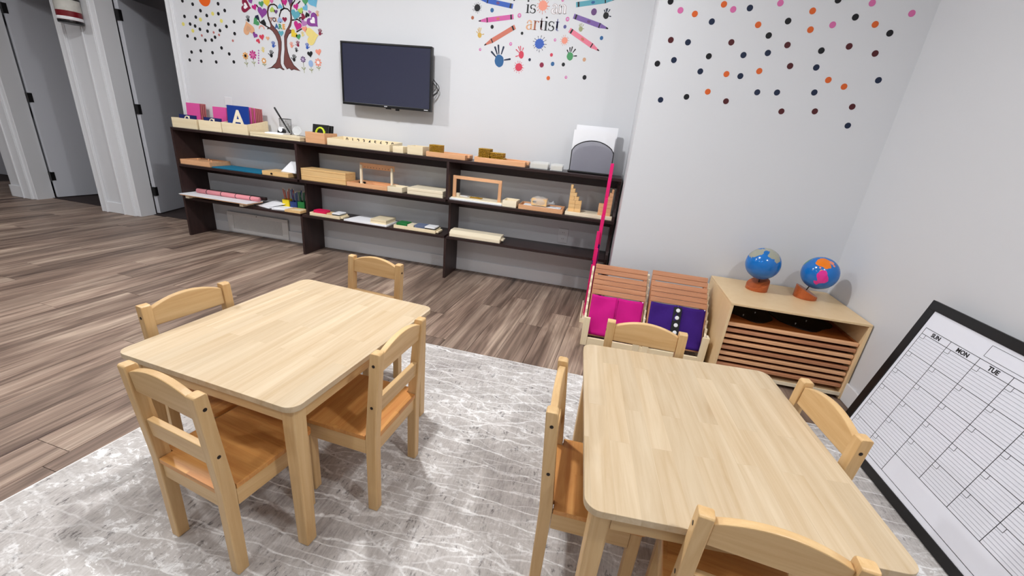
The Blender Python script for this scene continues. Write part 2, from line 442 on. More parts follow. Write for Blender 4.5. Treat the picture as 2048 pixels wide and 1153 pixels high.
DC = dict(black=(20, 20, 24), navy=(24, 36, 62), wine=(132, 22, 58), maroon=(78, 26, 30), orange=(216, 98, 40), pink=(214, 110, 166), steel=(46, 96, 146), brown=(170, 98, 70), indigo=(84, 84, 140), red=(206, 62, 84), tan=(206, 160, 128), plum=(104, 70, 120), blue=(52, 92, 180), salmon=(236, 150, 128), green=(74, 150, 96), ochre=(206, 168, 84), olive=(160, 164, 120), magenta=(190, 34, 126), violet=(134, 62, 146), gold=(226, 196, 60), lime=(176, 200, 90), sky=(104, 174, 206), teal=(92, 164, 180), orchid=(180, 120, 180), cream=(232, 212, 130), powder=(150, 176, 216), peach=(222, 168, 128), amber=(228, 160, 70), lilac=(200, 180, 214), white=(240, 238, 240), yellowdot=(226, 214, 110), reddot=(186, 110, 104), sun=(232, 98, 20), bark=(112, 66, 62), barkdark=(40, 22, 24), terracotta=(202, 116, 96), rose=(230, 126, 148), orchidcrayon=(206, 92, 160), violetcrayon=(124, 96, 164), foilline=(150, 112, 104))
def dm(c):
    k = 'decal_' + c
    if k not in M: M[k] = plain(k, S(*DC[c]), 0.5, 0.3)
    return M[k]

# ------------------------------------------------------------------ the room
YD, XR, XE = -0.557, 3.045, 1.801           # face of the wall bump-out, right wall, left side of the bump-out
T = 0.144                                   # thickness of the back wall
mb = MB().box(-6.6, 3.2, -5.4, 1.6, -0.06, -0.004)
floor = struct('floor', mb, M['subfloor'])
# vinyl planks run towards the back wall; every plank its own mesh piece of the floor
PW, PLEN = 0.155, 1.22
pm = MB().box(-PW / 2 + 0.0009, PW / 2 - 0.0009, -PLEN / 2 + 0.0009, PLEN / 2 - 0.0009, -0.004, 0.0).mesh('plank')
pm.materials.append(M['plank'])
ANG = math.radians(-3.5)
R_ = Matrix.Rotation(ANG, 3, 'Z')
n_pl = 0
rng = random.Random(3)
for i in range(-34, 22):
    off = rng.uniform(0, PLEN)
    for j in range(-6, 4):
        p = R_ @ Vector((i * PW + 0.02, j * PLEN + off - 0.5, 0))
        if p.y - PLEN / 2 > 0.0 or p.y < -3.75 or p.x > 3.15 or p.x < -5.3: continue
        if p.y < -2.2 and p.x < -1.4 - (p.y + 2.2): continue
        if p.x > 0.35 and p.x < 2.8 and p.y < -1.98: continue
        o = bpy.data.objects.new('plank', pm); o.location = p; o.rotation_euler = (0, 0, ANG); o.parent = floor
        C.objects.link(o); n_pl += 1
# dark floor of the room behind the two doors
struct('floor_next_room', MB().box(-4.6, -1.2, T - 0.02, 1.58, -0.004, 0.003), M['next_floor'])

def wall(name, boxes, m=None):
    mb = MB()
    for b in boxes: mb.box(*b)
    return struct(name, mb, m or M['wall'])
H = CEIL
wall('wall_back', [(-1.95, XE, 0, T, 0, H), (-2.69, -1.95, 0, T, 1.93, H), (-3.15, -2.69, 0, T, 0, H), (-4.01, -3.15, 0, T, 1.93, H), (-4.33, -4.01, 0, T, 0, H)])
wall('wall_bumpout', [(XE, XR, YD, T, 0, H)])
wall('wall_right', [(XR, XR + 0.1, -5.4, T, 0, H)])
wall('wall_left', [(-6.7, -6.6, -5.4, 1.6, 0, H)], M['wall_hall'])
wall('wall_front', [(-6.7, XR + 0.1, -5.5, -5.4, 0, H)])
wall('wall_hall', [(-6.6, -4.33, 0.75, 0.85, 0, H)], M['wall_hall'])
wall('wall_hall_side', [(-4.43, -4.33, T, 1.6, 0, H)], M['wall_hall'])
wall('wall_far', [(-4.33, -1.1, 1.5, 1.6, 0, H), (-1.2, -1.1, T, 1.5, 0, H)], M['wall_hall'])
struct('ceiling', MB().box(-6.7, XR + 0.1, -5.5, 1.6, H, H + 0.06), M['ceiling'])

def trimpiece(name, boxes, bev=0.004):
    mb = MB()
    for b in boxes: mb.box(*b)
    return struct(name, mb, M['trim'], bevel=bev)
# baseboards
trimpiece('baseboard_back', [(-1.86, XE, -0.012, 0, 0, 0.098)])
trimpiece('baseboard_bumpout', [(XE - 0.012, XR, YD - 0.012, YD, 0, 0.098), (XE - 0.012, XE, YD, -0.012, 0, 0.098)])
trimpiece('baseboard_right', [(XR - 0.012, XR, -5.4, YD - 0.012, 0, 0.098)])
trimpiece('baseboard_pier', [(-3.07, -2.87, -0.012, 0, 0, 0.105)])
trimpiece('baseboard_left', [(-4.342, -4.17, -0.014, 0, 0, 0.12), (-4.344, -4.33, -0.014, 0.75, 0, 0.12)])
# door casings with a stepped profile
def casing(name, x0, x1, inner):
    mb = MB().box(x0, x1, -0.016, 0, 0, 1.93 + (x1 - x0))
    a, b = (x1 - 0.022, x1 - 0.006) if inner == 'r' else (x0 + 0.006, x0 + 0.022)
    mb.box(a, b, -0.021, -0.016, 0, 1.93 + (x1 - x0))
    e0, e1 = (x0, x0 + 0.014) if inner == 'r' else (x1 - 0.014, x1)
    mb.box(e0, e1, -0.025, -0.016, 0, 1.93 + (x1 - x0))
    return struct(name, mb, M['trim'], bevel=0.003)
casing('trim_1', -4.17, -4.05, 'r')
casing('trim_2', -3.15, -3.07, 'l')
casing('trim_3', -2.87, -2.735, 'r')
casing('trim_4', -1.953, -1.888, 'l')
for n, (x0, x1) in ((5, (-4.17, -3.07)), (6, (-2.87, -1.888))):
    struct('trim_%d' % n, MB().box(x0, x1, -0.016, 0, 1.93, 2.02), M['trim'], bevel=0.003)
# jambs line the two openings
for n, (x0, x1) in ((7, (-4.05, -4.012)), (8, (-3.15, -3.13)), (9, (-2.735, -2.692)), (10, (-1.965, -1.945))):
    struct('trim_%d' % n, MB().box(x0, x1, -0.004, T + 0.004, 0, 1.93), M['trim'], bevel=0.003)

# the two open doors, hinged on the left jamb and swung into the next room
def door(n, hx, hy, dx, dy, width):
    ang = math.atan2(dy, dx)
    d = struct('door_%d' % n, MB().box(0.012, width, -0.034, 0.0, 0.012, 1.905), M['door'], bevel=0.002)
    d.location = (hx, hy, 0); d.rotation_euler = (0, 0, ang)
    for z in (0.23, 0.99, 1.75):
        # a leaf on the jamb, a leaf on the door edge and the knuckle between them
        mb = MB().box(0.0, 0.0125, -0.03, -0.002, z - 0.043, z + 0.043).box(0.0, 0.034, 0.0, 0.0022, z - 0.043, z + 0.043)
        mb.box(-0.002, 0.034, -0.0365, -0.034, z - 0.043, z + 0.043)
        mb.tube([(0.004, 0.004, z - 0.045), (0.004, 0.004, z + 0.045)], 0.0055, 8)
        obj('hinge', mb, M['black'], d)
    for s in (-1, 1):
        y = 0.0 if s > 0 else -0.034
        mb = MB().lathe([(0.026, 0), (0.026, 0.006), (0.01, 0.01), (0.01, 0.035), (0.026, 0.045), (0.028, 0.055), (0.02, 0.066), (0, 0.068)], 16,
                        Matrix.Translation((width - 0.06, y, 0.95)) @ Matrix.Rotation(-s * PI / 2, 4, 'X'))
        obj('door_knob', mb, M['black'], d, smooth=True)
    return d
door(1, -4.012, 0.148, 0.06, 0.42, 0.83)
door(2, -2.692, 0.148, -0.12, 0.417, 0.72)

# ------------------------------------------------------------------ rug
rug = obj('rug', MB().prism([(0.305, -1.297), (0.04, -3.7), (2.94, -3.7), (2.975, -1.337)], 0.0, 0.006, 'xyz'), M['rug'])
tag(rug, 'large grey and white distressed area rug under both tables', 'rug')
mb = MB()
for a, b in (((0.305, -1.297), (0.04, -3.7)), ((2.975, -1.337), (0.305, -1.297)), ((2.94, -3.7), (2.975, -1.337))):
    mb.tube([(a[0], a[1], 0.0036), (b[0], b[1], 0.0036)], 0.0034, 6)
tag(obj('bound_edge', mb, M['rug_edge'], rug), 'pale bound edge of the rug')
RZ = 0.006

# ------------------------------------------------------------------ tables
def rounded_rect(x0, x1, y0, y1, r, n=6):
    pts = []
    for cx, cy, a0 in ((x1 - r, y1 - r, 0), (x0 + r, y1 - r, 90), (x0 + r, y0 + r, 180), (x1 - r, y0 + r, 270)):
        for k in range(n + 1):
            a = math.radians(a0 + 90 * k / n); pts.append((cx + r * math.cos(a), cy + r * math.sin(a)))
    return pts
def make_table(label, loc, rz):
    L, Wd, Ht = 0.678, 0.589, 0.479 - RZ
    t = thing('child_table', label, 'table', loc, rz)
    top = obj('tabletop', MB().prism(rounded_rect(-L / 2, L / 2, -Wd / 2, Wd / 2, 0.032), Ht - 0.016, Ht, 'xyz'), M['pine_top'], t, bevel=0.003)
    i = 0.018; lw = 0.04
    for sx in (-1, 1):
        for sy in (-1, 1):
            cx, cy = sx * (L / 2 - i - lw / 2), sy * (Wd / 2 - i - lw / 2)
            mb = MB()
            # leg tapers a little towards the floor from the inner sides
            tp = lw * 0.86
            def q(w_, z): 
                ox, oy = sx * (L / 2 - i), sy * (Wd / 2 - i)
                return [(ox, oy, z), (ox - sx * w_, oy, z), (ox - sx * w_, oy - sy * w_, z), (ox, oy - sy * w_, z)]
            a = [mb.bm.verts.new(p) for p in q(tp, 0.0)]; b = [mb.bm.verts.new(p) for p in q(lw, Ht - 0.016)]
            mb.bm.faces.new(a); mb.bm.faces.new(b)
            for k in range(4): mb.bm.faces.new((a[k], a[(k + 1) % 4], b[(k + 1) % 4], b[k]))
            obj('leg', mb, M['pine_z'], t, bevel=0.004)
    z0, z1 = Ht - 0.064, Ht - 0.016
    for sy in (-1, 1):
        y = sy * (Wd / 2 - i - 0.012)
        obj('apron', MB().cbox(0, y, (z0 + z1) / 2, L - 2 * i - 2 * lw, 0.016, z1 - z0), M['pine_x'], t, bevel=0.0015)
    for sx in (-1, 1):
        x = sx * (L / 2 - i - 0.012)
        obj('apron', MB().cbox(x, 0, (z0 + z1) / 2, 0.016, Wd - 2 * i - 2 * lw, z1 - z0), M['pine_y'], t, bevel=0.0015)
    return t
make_table('low pine table on the left, near the dark shelf, with smooth pale top', (0.806, -2.144, RZ + 0.0006), 1.4788)
make_table('low pine table on the right, nearest the calendar board, with streaky boards', (2.0157, -2.2151, RZ + 0.0006), 1.6359)

# ------------------------------------------------------------------ chairs
def make_chair():
    t = thing('child_chair', 'x', 'chair')
    HT = 0.555 - RZ; px = 0.117; hw = 0.0135
    for s in (-1, 1):
        # back post: straight to the seat, then leaning back
        prof = [(-0.015, 0.0), (0.014, 0.0), (0.016, 0.27), (-0.006, HT - 0.004), (-0.009, HT), (-0.032, HT), (-0.034, HT - 0.004), (-0.0165, 0.27)]
        p = obj('back_post', MB().prism(prof, s * px - hw, s * px + hw, 'yzx'), M['pine_z'], t, bevel=0.003)
        for z, y in ((0.512, -0.0165), (0.378, -0.0075)):
            mb = MB().lathe([(0.0045, 0), (0.0045, 0.0012), (0.002, 0.0016)], 10, Matrix.Translation((s * (px + hw - 0.0004), y, z)) @ Matrix.Rotation(s * PI / 2, 4, 'Y'))
            tag(obj('bolt', mb, M['bolt'], p), 'dark steel bolt end')
        # front leg
        obj('front_leg', MB().box(s * 0.116 - 0.0135, s * 0.116 + 0.0135, 0.205, 0.232, 0, 0.261), M['pine_z'], t, bevel=0.003)
        obj('side_rail', MB().box(s * 0.122 - 0.008, s * 0.122 + 0.008, 0.0165, 0.205, 0.212, 0.261), M['pine_y'], t, bevel=0.0015)
    xi = px - hw
    # arched top rail
    n = 14; top = [(-xi + 2 * xi * k / n, 0.0) for k in range(n + 1)]
    arch = [(x, 0.540 - RZ + 0.024 * (1 - (x / xi) ** 2)) for x, _ in top]
    poly = arch + [(xi, 0.486 - RZ), (-xi, 0.486 - RZ)]
    sh = Matrix.Identity(4); sh[1][2] = -0.085; 
    obj('top_rail', MB().prism(poly, -0.009, 0.009, 'xzy', Matrix.Translation((0, 0.0265, 0)) @ sh), M['pine_x'], t, bevel=0.0025)
    obj('cross_slat', MB().box(-xi, xi, -0.008, 0.008, 0.352 - RZ, 0.404 - RZ, Matrix.Translation((0, 0.0235, 0)) @ sh), M['pine_x'], t, bevel=0.002)
    # seat notched between the posts
    r = 0.016; c = []
    for cx, cy, a0 in ((0.131 - r, 0.246 - r, 0), (-0.131 + r, 0.246 - r, 90)):
        for k in range(5):
            a = math.radians(a0 + 90 * k / 4); c.append((cx + r * math.cos(a), cy + r * math.sin(a)))
    poly = c + [(-0.131, 0.018), (-xi + 0.001, 0.018), (-xi + 0.001, -0.014), (xi - 0.001, -0.014), (xi - 0.001, 0.018), (0.131, 0.018)]
    obj('seat', MB().prism(poly, 0.261, 0.275, 'xyz'), M['pine_seat_shaded'], t, bevel=0.002)
    obj('rear_rail', MB().box(-xi, xi, -0.009, 0.009, 0.212, 0.261), M['pine_x'], t, bevel=0.0015)
    obj('front_rail', MB().box(-0.1025, 0.1025, 0.214, 0.23, 0.212, 0.261), M['pine_x'], t, bevel=0.0015)
    return t
CH = [('pine child chair at the near end of the left table, its back to the camera', 0.811, -2.588, -9.8),
      ('pine child chair on the right side of the left table, seat half under it', 1.184, -2.203, 86.4),
      ('pine child chair on the far left side of the left table, seat hidden', 0.455, -2.212, -100.5),
      ('pine child chair at the far end of the left table, nearest the shelf', 0.775, -1.625, 175.1),
      ('pine child chair on the left side of the right table, seen edge on', 1.650, -2.282, -89.6),
      ('pine child chair at the far end of the right table, before the cloth frames', 1.899, -1.838, 178.6),
      ('pine child chair between the right table and the calendar board', 2.334, -2.137, 96.6),
      ('pine child chair in the foreground at the near end of the right table', 2.057, -2.600, -6.6)]
proto = make_chair()
for i, (lab, x, y, a) in enumerate(CH):
    o = proto if i == 0 else copy_tree(proto)
    a = math.radians(a)
    o.location = (x - math.sin(a) * 0.0205, y + math.cos(a) * 0.0205, RZ + 0.0006); o.rotation_euler = (0, 0, a)
    tag(o, lab, 'chair', 'pine child chairs around the two tables')

# ------------------------------------------------------------------ the long dark shelf
SX = (-1.818, -0.674, 0.5636, 1.769); PT = 0.018
SF, SB = -0.272, -0.014
Z1, Z2, Z3 = 0.9, 0.6135, 0.3382
sh_ = thing('shelf_unit', 'long low dark brown open shelf of three bays along the back wall', 'shelf', (0, 0, 0))
obj('top_board', MB().box(SX[0], SX[3] + PT, SF, SB, Z1 - 0.02, Z1), M['dark_x'], sh_, bevel=0.0015)
def side(x, rec):
    def arc(za, zb, d):
        return [(SF + d * math.sin(PI * k / 10) ** 0.5, za + (zb - za) * k / 10) for k in range(11)]
    if rec == 0: prof = [(SF, 0), (SF, Z1 - 0.02)]
    elif rec == 1: prof = [(SF, 0), (SF, Z3 - 0.02), (SF + 0.075, Z3 - 0.02), (SF + 0.075, Z2), (SF, Z2), (SF, Z1 - 0.02)]
    else: prof = [(SF, 0), (SF, Z3 - 0.02)] + arc(Z3, Z2 - 0.02, 0.07) + arc(Z2, Z1 - 0.02, 0.07)
    obj('side_panel', MB().prism(prof + [(SB, Z1 - 0.02), (SB, 0)], x, x + PT, 'yzx'), M['dark'], sh_)
side(SX[0], 0); side(SX[1], 1); side(SX[2], 1); side(SX[3], 2)
for k in range(3):
    obj('back_rail', MB().box(SX[k] + PT, SX[k + 1], SB - 0.016, SB, Z1 - 0.09, Z1 - 0.0202), M['dark_x'], sh_)
    obj('back_rail', MB().box(SX[k] + PT, SX[k + 1], SB - 0.016, SB, Z2 - 0.086, Z2 - 0.0202), M['dark_x'], sh_)
    for z in (Z2, Z3):
        a = SX[k] + PT; b = SX[k + 1]
        mb = MB().box(a, b, SF, SB, z - 0.02, z)
        obj('shelf_board', mb, M['dark_x'], sh_, bevel=0.0015)

# ------------------------------------------------------------------ wall fittings
# vent register under the left bay
v = thing('wall_vent', 'wide off-white vent grille on the wall under the left shelf bay', 'vent', (-1.333, -0.012, 0.105))
vw, vh = 0.318, 0.094
mb = MB()
for b in ((-vw, vw, -vh, -vh + 0.03), (-vw, vw, vh - 0.03, vh)): mb.box(b[0], b[1], -0.012, 0, b[2], b[3])
for b in ((-vw, -vw + 0.06), (vw - 0.06, vw)): mb.box(b[0], b[1], -0.012, 0, -vh + 0.03, vh - 0.03)
obj('grille_frame', mb, M['vent'], v, bevel=0.003)
obj('gap_shade_plate', MB().box(-vw + 0.05, vw - 0.05, -0.003, 0, -vh + 0.02, vh - 0.02), M['ventdark'], v)
sl = MB().box(-0.0022, 0.0022, -0.010, -0.003, -vh + 0.028, vh - 0.028).mesh('slat'); sl.materials.append(M['vent'])
for k in range(60):
    o = bpy.data.objects.new('slat', sl); C.objects.link(o); o.parent = v; o.location = (-vw + 0.065 + (2 * vw - 0.13) * k / 59, 0, 0); o.rotation_euler = (0, 0, 0.5)
obj('screw', MB().lathe([(0.004, 0), (0.004, 0.002), (0, 0.003)], 10, Matrix.Translation((0, -0.012, vh - 0.013)) @ Matrix.Rotation(PI / 2, 4, 'X')), M['bolt'], v)
def outlet(label, x, y, z, w_=0.076, h_=0.112, slots=True):
    t = thing('wall_outlet', label, 'outlet', (x, y, z))
    obj('cover_plate', MB().box(-w_ / 2, w_ / 2, -0.006, 0, -h_ / 2, h_ / 2), M['plate'], t, bevel=0.003)
    if slots:
        for s in (-1, 1):
            f = obj('receptacle', MB().prism(rounded_rect(-0.017, 0.017, s * 0.024 - 0.014, s * 0.024 + 0.014, 0.008), -0.008, -0.006, 'xzy'), M['plate'], t)
            mb = MB()
            for dx in (-0.006, 0.006): mb.box(dx - 0.001, dx + 0.001, -0.0084, -0.0078, s * 0.024 - 0.002, s * 0.024 + 0.006)
            obj('slot', mb, M['black'], f)
    return t
outlet('white wall outlet in the right bay, above the lowest shelf', 1.433, 0.0, 0.407)
outlet('faint white blank plate on the back wall above the letter boxes', -1.487, 0.0, 1.135, 0.075, 0.07, False)

# television on its wall mount
tv = thing('television', 'black flat television mounted on the back wall above the shelf', 'television', (0.0045, -0.1, 1.411))
tw_, th_ = 0.356, 0.211
obj('casing', MB().box(-tw_, tw_, 0.0, 0.03, -th_, th_).box(-0.25, 0.25, 0.03, 0.05, -0.15, 0.12), M['black'], tv, bevel=0.003)
mb = MB()
for b in ((-tw_, tw_, -th_, -th_ + 0.018), (-tw_, tw_, th_ - 0.012, th_), (-tw_, -tw_ + 0.012, -th_ + 0.018, th_ - 0.012), (tw_ - 0.012, tw_, -th_ + 0.018, th_ - 0.012)):
    mb.box(b[0], b[1], -0.008, 0.0, b[2], b[3])
obj('bezel', mb, M['black'], tv, bevel=0.002)
obj('screen', MB().box(-tw_ + 0.012, tw_ - 0.012, -0.003, 0.0, -th_ + 0.018, th_ - 0.012), M['screen'], tv)
obj('maker_mark', MB().box(-0.012, 0.012, -0.0088, -0.0078, -th_ + 0.006, -th_ + 0.012), M['silver'], tv)
obj('energy_sticker', MB().box(0.305, 0.335, -0.0088, -0.0078, -th_ + 0.006, -th_ + 0.012), M['silver'], tv)
obj('sensor', MB().box(-0.004, 0.034, -0.003, 0.012, -th_ - 0.008, -th_), M['black'], tv, bevel=0.001)
obj('power_button', MB().box(0.075, 0.10, -0.003, 0.014, -th_ - 0.014, -th_), M['black'], tv, bevel=0.002)
obj('wall_bracket', MB().box(-0.12, 0.12, 0.05, 0.06, -0.1, 0.1).box(-0.04, 0.04, 0.06, 0.092, -0.05, 0.05).box(-0.1, 0.1, 0.092, 0.1, -0.1, 0.1), M['blackmetal'], tv)
mb = MB()
for r_, z0, z1, ph in ((0.036, 0.02, -0.11, 0), (0.028, 0.0, -0.12, 0.3), (0.018, 0.03, -0.10, 0.7)):
    mb.tube([(tw_ - 0.03 + (0.03 + r_) * math.sin(PI * k / 12), 0.035 + 0.02 * math.sin(PI * k / 12 + ph), z0 + (z1 - z0) * k / 12) for k in range(13)], 0.0028, 6)
obj('cable_loop', mb, M['black'], tv, smooth=True)

# fire extinguisher hung on the pier between the doors
fe = thing('fire_extinguisher', 'red fire extinguisher with white label hung between the two doors', 'extinguisher', (-2.842, -0.1, 1.615))
obj('cylinder', MB().lathe([(0.05, 0), (0.076, 0.004), (0.08, 0.015), (0.08, 0.33), (0.074, 0.365), (0.05, 0.395), (0.024, 0.41), (0.022, 0.43), (0, 0.43)], 28), M['darkred'], fe, smooth=True)
obj('label_band', MB().lathe([(0.0806, 0.086), (0.0811, 0.088), (0.0811, 0.255), (0.0806, 0.257)], 28), plain('label_paper', S(206, 204, 196), 0.5, var=0.25), fe, smooth=True)
obj('white_band', MB().lathe([(0.0806, 0.022), (0.0811, 0.023), (0.0811, 0.044), (0.0806, 0.045)], 28), M['white'], fe, smooth=True)
obj('strap', MB().lathe([(0.0815, 0.168), (0.083, 0.17), (0.083, 0.182), (0.0815, 0.184)], 28).box(-0.015, 0.015, 0.078, 0.1, 0.15, 0.2), M['black'], fe)
obj('base_ring', MB().lathe([(0.05, -0.004), (0.0785, 0.0), (0.0808, 0.012), (0.0808, 0.02)], 28), M['black'], fe)
obj('valve', MB().lathe([(0.02, 0.43), (0.02, 0.47), (0.012, 0.475), (0.012, 0.49)], 16).tube([(0, -0.005, 0.455), (0, -0.035, 0.455)], 0.012, 10), M['silver'], fe)
obj('lever', MB().box(-0.009, 0.009, -0.09, 0.02, 0.49, 0.497).box(-0.009, 0.009, -0.085, 0.02, 0.452, 0.458), M['black'], fe, bevel=0.002)
obj('hose', MB().tube([(0.02, 0, 0.45), (0.07, 0.0, 0.44), (0.095, 0.0, 0.36), (0.093, 0.0, 0.22)], 0.008, 8), M['black'], fe, smooth=True)

# ================================================================== things on the shelf
def openbox_thing(name, label, cat, x0, x1, y0, y1, z, h, m, t=0.006, hb=None, group=None, part='box_body'):
    cx, cy = (x0 + x1) / 2, (y0 + y1) / 2
    r = thing(name, label, cat, (cx, cy, z), 0, group)
    obj(part, MB().openbox(x0 - cx, x1 - cx, y0 - cy, y1 - cy, 0, h, t, hb), m, r, bevel=0.0012)
    return r
def card(name, label, cx, y, z, wd, ht, th, lean, m, group=None, mark=None, mm=None, cat='card', mz=0.5):
    """upright card leaning back by `lean`, standing on z"""
    r = obj(name, MB().box(-wd / 2, wd / 2, 0, th, 0, ht), m, None, (cx, y, z), (lean, 0, 0), bevel=0.001)
    tag(r, label, cat, group)
    if mark is not None:
        k = obj('letter', mark, mm, r, (0, -0.0012, ht * mz), (PI / 2, 0, 0)); tag(k, 'pale raised letter')
    return r
def cursive_a(s):
    mb = MB()
    pts = [(s * 0.34 * math.cos(a) - 0.05 * s, s * 0.36 * math.sin(a), 0) for a in [2 * PI * k / 16 for k in range(17)]]
    mb.tube(pts, 0.0045, 6); mb.tube([(0.29 * s, 0.4 * s, 0), (0.29 * s, -0.2 * s, 0), (0.34 * s, -0.36 * s, 0), (0.5 * s, -0.3 * s, 0)], 0.0045, 6)
    return mb
E_ = 0.0006          # hairline gap under things that rest on one another
Z = Z1 + E_
# three letter boxes
openbox_thing('letter_box', 'pale wooden letter box at the left end of the shelf top', 'box', -1.815, -1.575, -0.25, -0.035, Z, 0.075, M['birch'])
openbox_thing('letter_box', 'pale wooden letter box second from the left end of the shelf top', 'box', -1.555, -1.343, -0.25, -0.035, Z, 0.077, M['birch'])
openbox_thing('letter_box', 'pale wooden letter box holding the upright blue letter A card', 'box', -1.336, -1.100, -0.25, -0.030, Z, 0.079, M['birch'], hb=0.112)
g1, g2, g3 = 'pink letter cards in the left letter box', 'pink letter cards in the second letter box', 'pink letter cards behind the blue A card'
zf = Z + 0.0095
for k in range(4):
    card('letter_card', 'glossy pink letter card standing at the back of the left letter box', -1.742, -0.12 + 0.018 * k, zf, 0.128, 0.186, 0.010, -0.06, M['pinkcard'] if k == 0 else M['rosecard'], g1)
    card('letter_card', 'glossy pink letter card standing at the back of the second letter box', -1.482, -0.12 + 0.018 * k, zf, 0.128, 0.176, 0.010, -0.06, M['pinkcard'] if k == 0 else M['rosecard'], g2)
for k in range(7):
    card('letter_card', 'pink letter card in the thick stack behind the blue A card', -1.210, -0.185 + 0.0185 * k, zf, 0.172, 0.197 - 0.001 * k, 0.013, -0.05, M['pinkcard'] if k in (0, 2) else M['rosecard'], g3)
card('letter_card', 'dark navy card with a cursive letter in the left letter box', -1.690, -0.225, zf, 0.165, 0.094, 0.008, -0.1, M['navy'], mark=cursive_a(0.06), mm=M['cream'], mz=0.66)
card('letter_card', 'dark navy card with a cursive letter in the second letter box', -1.452, -0.225, zf, 0.165, 0.092, 0.008, -0.1, M['navy'], mark=cursive_a(0.06), mm=M['cream'], mz=0.66)
card('letter_card', 'bright blue card with a large cream letter A on the shelf top', -1.207, -0.222, zf, 0.196, 0.200, 0.010, -0.06, M['blue_card'], mark=text_mesh('A', 0.17, 0.002, 0.004), mm=M['cream'])
# two stacked flat trays with desk things on them
def flat_box(name, label, cat, x0, x1, y0, y1, z, h, m, lid=0.4, group=None):
    cx, cy = (x0 + x1) / 2, (y0 + y1) / 2
    r = thing(name, label, cat, (cx, cy, z), 0, group); hx, hy = (x1 - x0) / 2, (y1 - y0) / 2
    obj('box_body', MB().box(-hx, hx, -hy, hy, 0, h * (1 - lid) - 0.001), m, r, bevel=0.0015)
    obj('lid', MB().box(-hx, hx, -hy, hy, h * (1 - lid), h), m, r, bevel=0.002)
    return r
flat_box('flat_box', 'wide flat pale wooden box right of the blue A card, papers on it', 'box', -1.085, -0.64, -0.247, -0.05, Z, 0.031, M['birch'], 0.55)
zt = Z + 0.031
tag(obj('note_pad', MB().cbox(0, 0, 0.004, 0.15, 0.09, 0.008).cbox(0.01, 0.004, 0.0095, 0.14, 0.085, 0.003), M['paper'], None, (-0.90, -0.17, zt), (0, 0, 0.1)), 'small white paper pad on the flat wooden box', 'notepad')
cup = thing('pen_cup', 'dark wire mesh pen cup on the flat wooden box', 'cup', (-0.885, -0.09, zt + E_))
mb = MB()
for k in range(16):
    a = 2 * PI * k / 16; mb.tube([(0.04 * math.cos(a), 0.04 * math.sin(a), 0), (0.043 * math.cos(a), 0.043 * math.sin(a), 0.115)], 0.0007, 4)
for z in [0.012 * k for k in range(10)]:
    mb.tube([((0.04 + 0.003 * z / 0.115) * math.cos(2 * PI * k / 20), (0.04 + 0.003 * z / 0.115) * math.sin(2 * PI * k / 20), z) for k in range(21)], 0.0006, 4)
obj('mesh_wall', mb, M['blackmetal'], cup)
obj('rim', MB().tube([(0.0435 * math.cos(2 * PI * k / 24), 0.0435 * math.sin(2 * PI * k / 24), 0.115) for k in range(25)], 0.0022, 6), M['black'], cup)
obj('base', MB().lathe([(0.041, 0), (0.041, 0.004), (0, 0.004)], 20), M['black'], cup)
P0, P1 = Vector((-0.852, -0.088, zt + 0.012)), Vector((-0.966, -0.100, Z + 0.226))
dd = (P1 - P0)
pen = thing('marker_pen', 'black marker pen leaning out of the mesh cup', 'pen', P0)
pen.rotation_euler = dd.to_track_quat('Z', 'Y').to_euler()
obj('barrel', MB().lathe([(0.003, 0), (0.006, 0.012), (0.0062, 0.15)], 12), M['black'], pen, smooth=True)
obj('cap', MB().lathe([(0.0068, 0.15), (0.0068, dd.length - 0.004), (0.004, dd.length)], 12), M['black'], pen)
td = thing('tape_dispenser', 'small white and black tape dispenser before the pen cup', 'dispenser', (-0.865, -0.16, zt + 0.0115))
obj('housing', MB().prism([(-0.035, 0), (0.03, 0), (0.03, 0.02), (0.0, 0.045), (-0.025, 0.035)], -0.012, 0.012, 'xzy'), M['black'], td, bevel=0.003)
obj('tape_roll', MB().lathe([(0.011, -0.013), (0.019, -0.013), (0.019, 0.013), (0.011, 0.013)], 18, Matrix.Translation((-0.004, 0, 0.026)) @ Matrix.Rotation(PI / 2, 4, 'X')), M['white'], td)
ring = obj('plastic_disc', MB().lathe([(0.030, 0), (0.036, 0), (0.037, 0.003), (0.034, 0.006), (0.030, 0.004)], 28), M['clear'], None, (-0.772, -0.105, zt + 0.0355), (PI / 2 - 0.25, 0, 0.2), smooth=True)
tag(ring, 'round clear plastic disc standing behind the pen cup', 'disc')
tag(obj('wire_clip', MB().tube([(0, 0, 0.002), (0.05, 0.004, 0.002), (0.09, -0.01, 0.002), (0.05, -0.012, 0.0045), (0.0, -0.008, 0.002)], 0.0014, 5), M['bolt'], None, (-0.745, -0.14, zt)), 'thin dark wire clip lying on the flat wooden box', 'clip')
# orange box with the black number cards
openbox_thing('number_box', 'orange beech box holding black number cards', 'box', -0.588, -0.424, -0.25, -0.09, Z, 0.078, M['beech'])
mk = MB(); mk.tube([(0.035 * math.cos(a), 0.04 * math.sin(a), 0) for a in [PI * 2 * k / 18 for k in range(19)]], 0.0075, 6); mk.tube([(0.035, 0.02, 0), (0.04, -0.03, 0)], 0.0075, 6)
card('number_card', 'black card with a yellow green curved number in the orange box', -0.506, -0.195, zf, 0.136, 0.128, 0.012, -0.18, M['black'], mark=mk, mm=M['lime'])
for k in range(2):
    card('number_card', 'plain black card behind the yellow green number', -0.506 + 0.002 * k, -0.165 + 0.02 * k, zf, 0.136, 0.124, 0.012, -0.18, M['black'], 'black cards in the orange box')
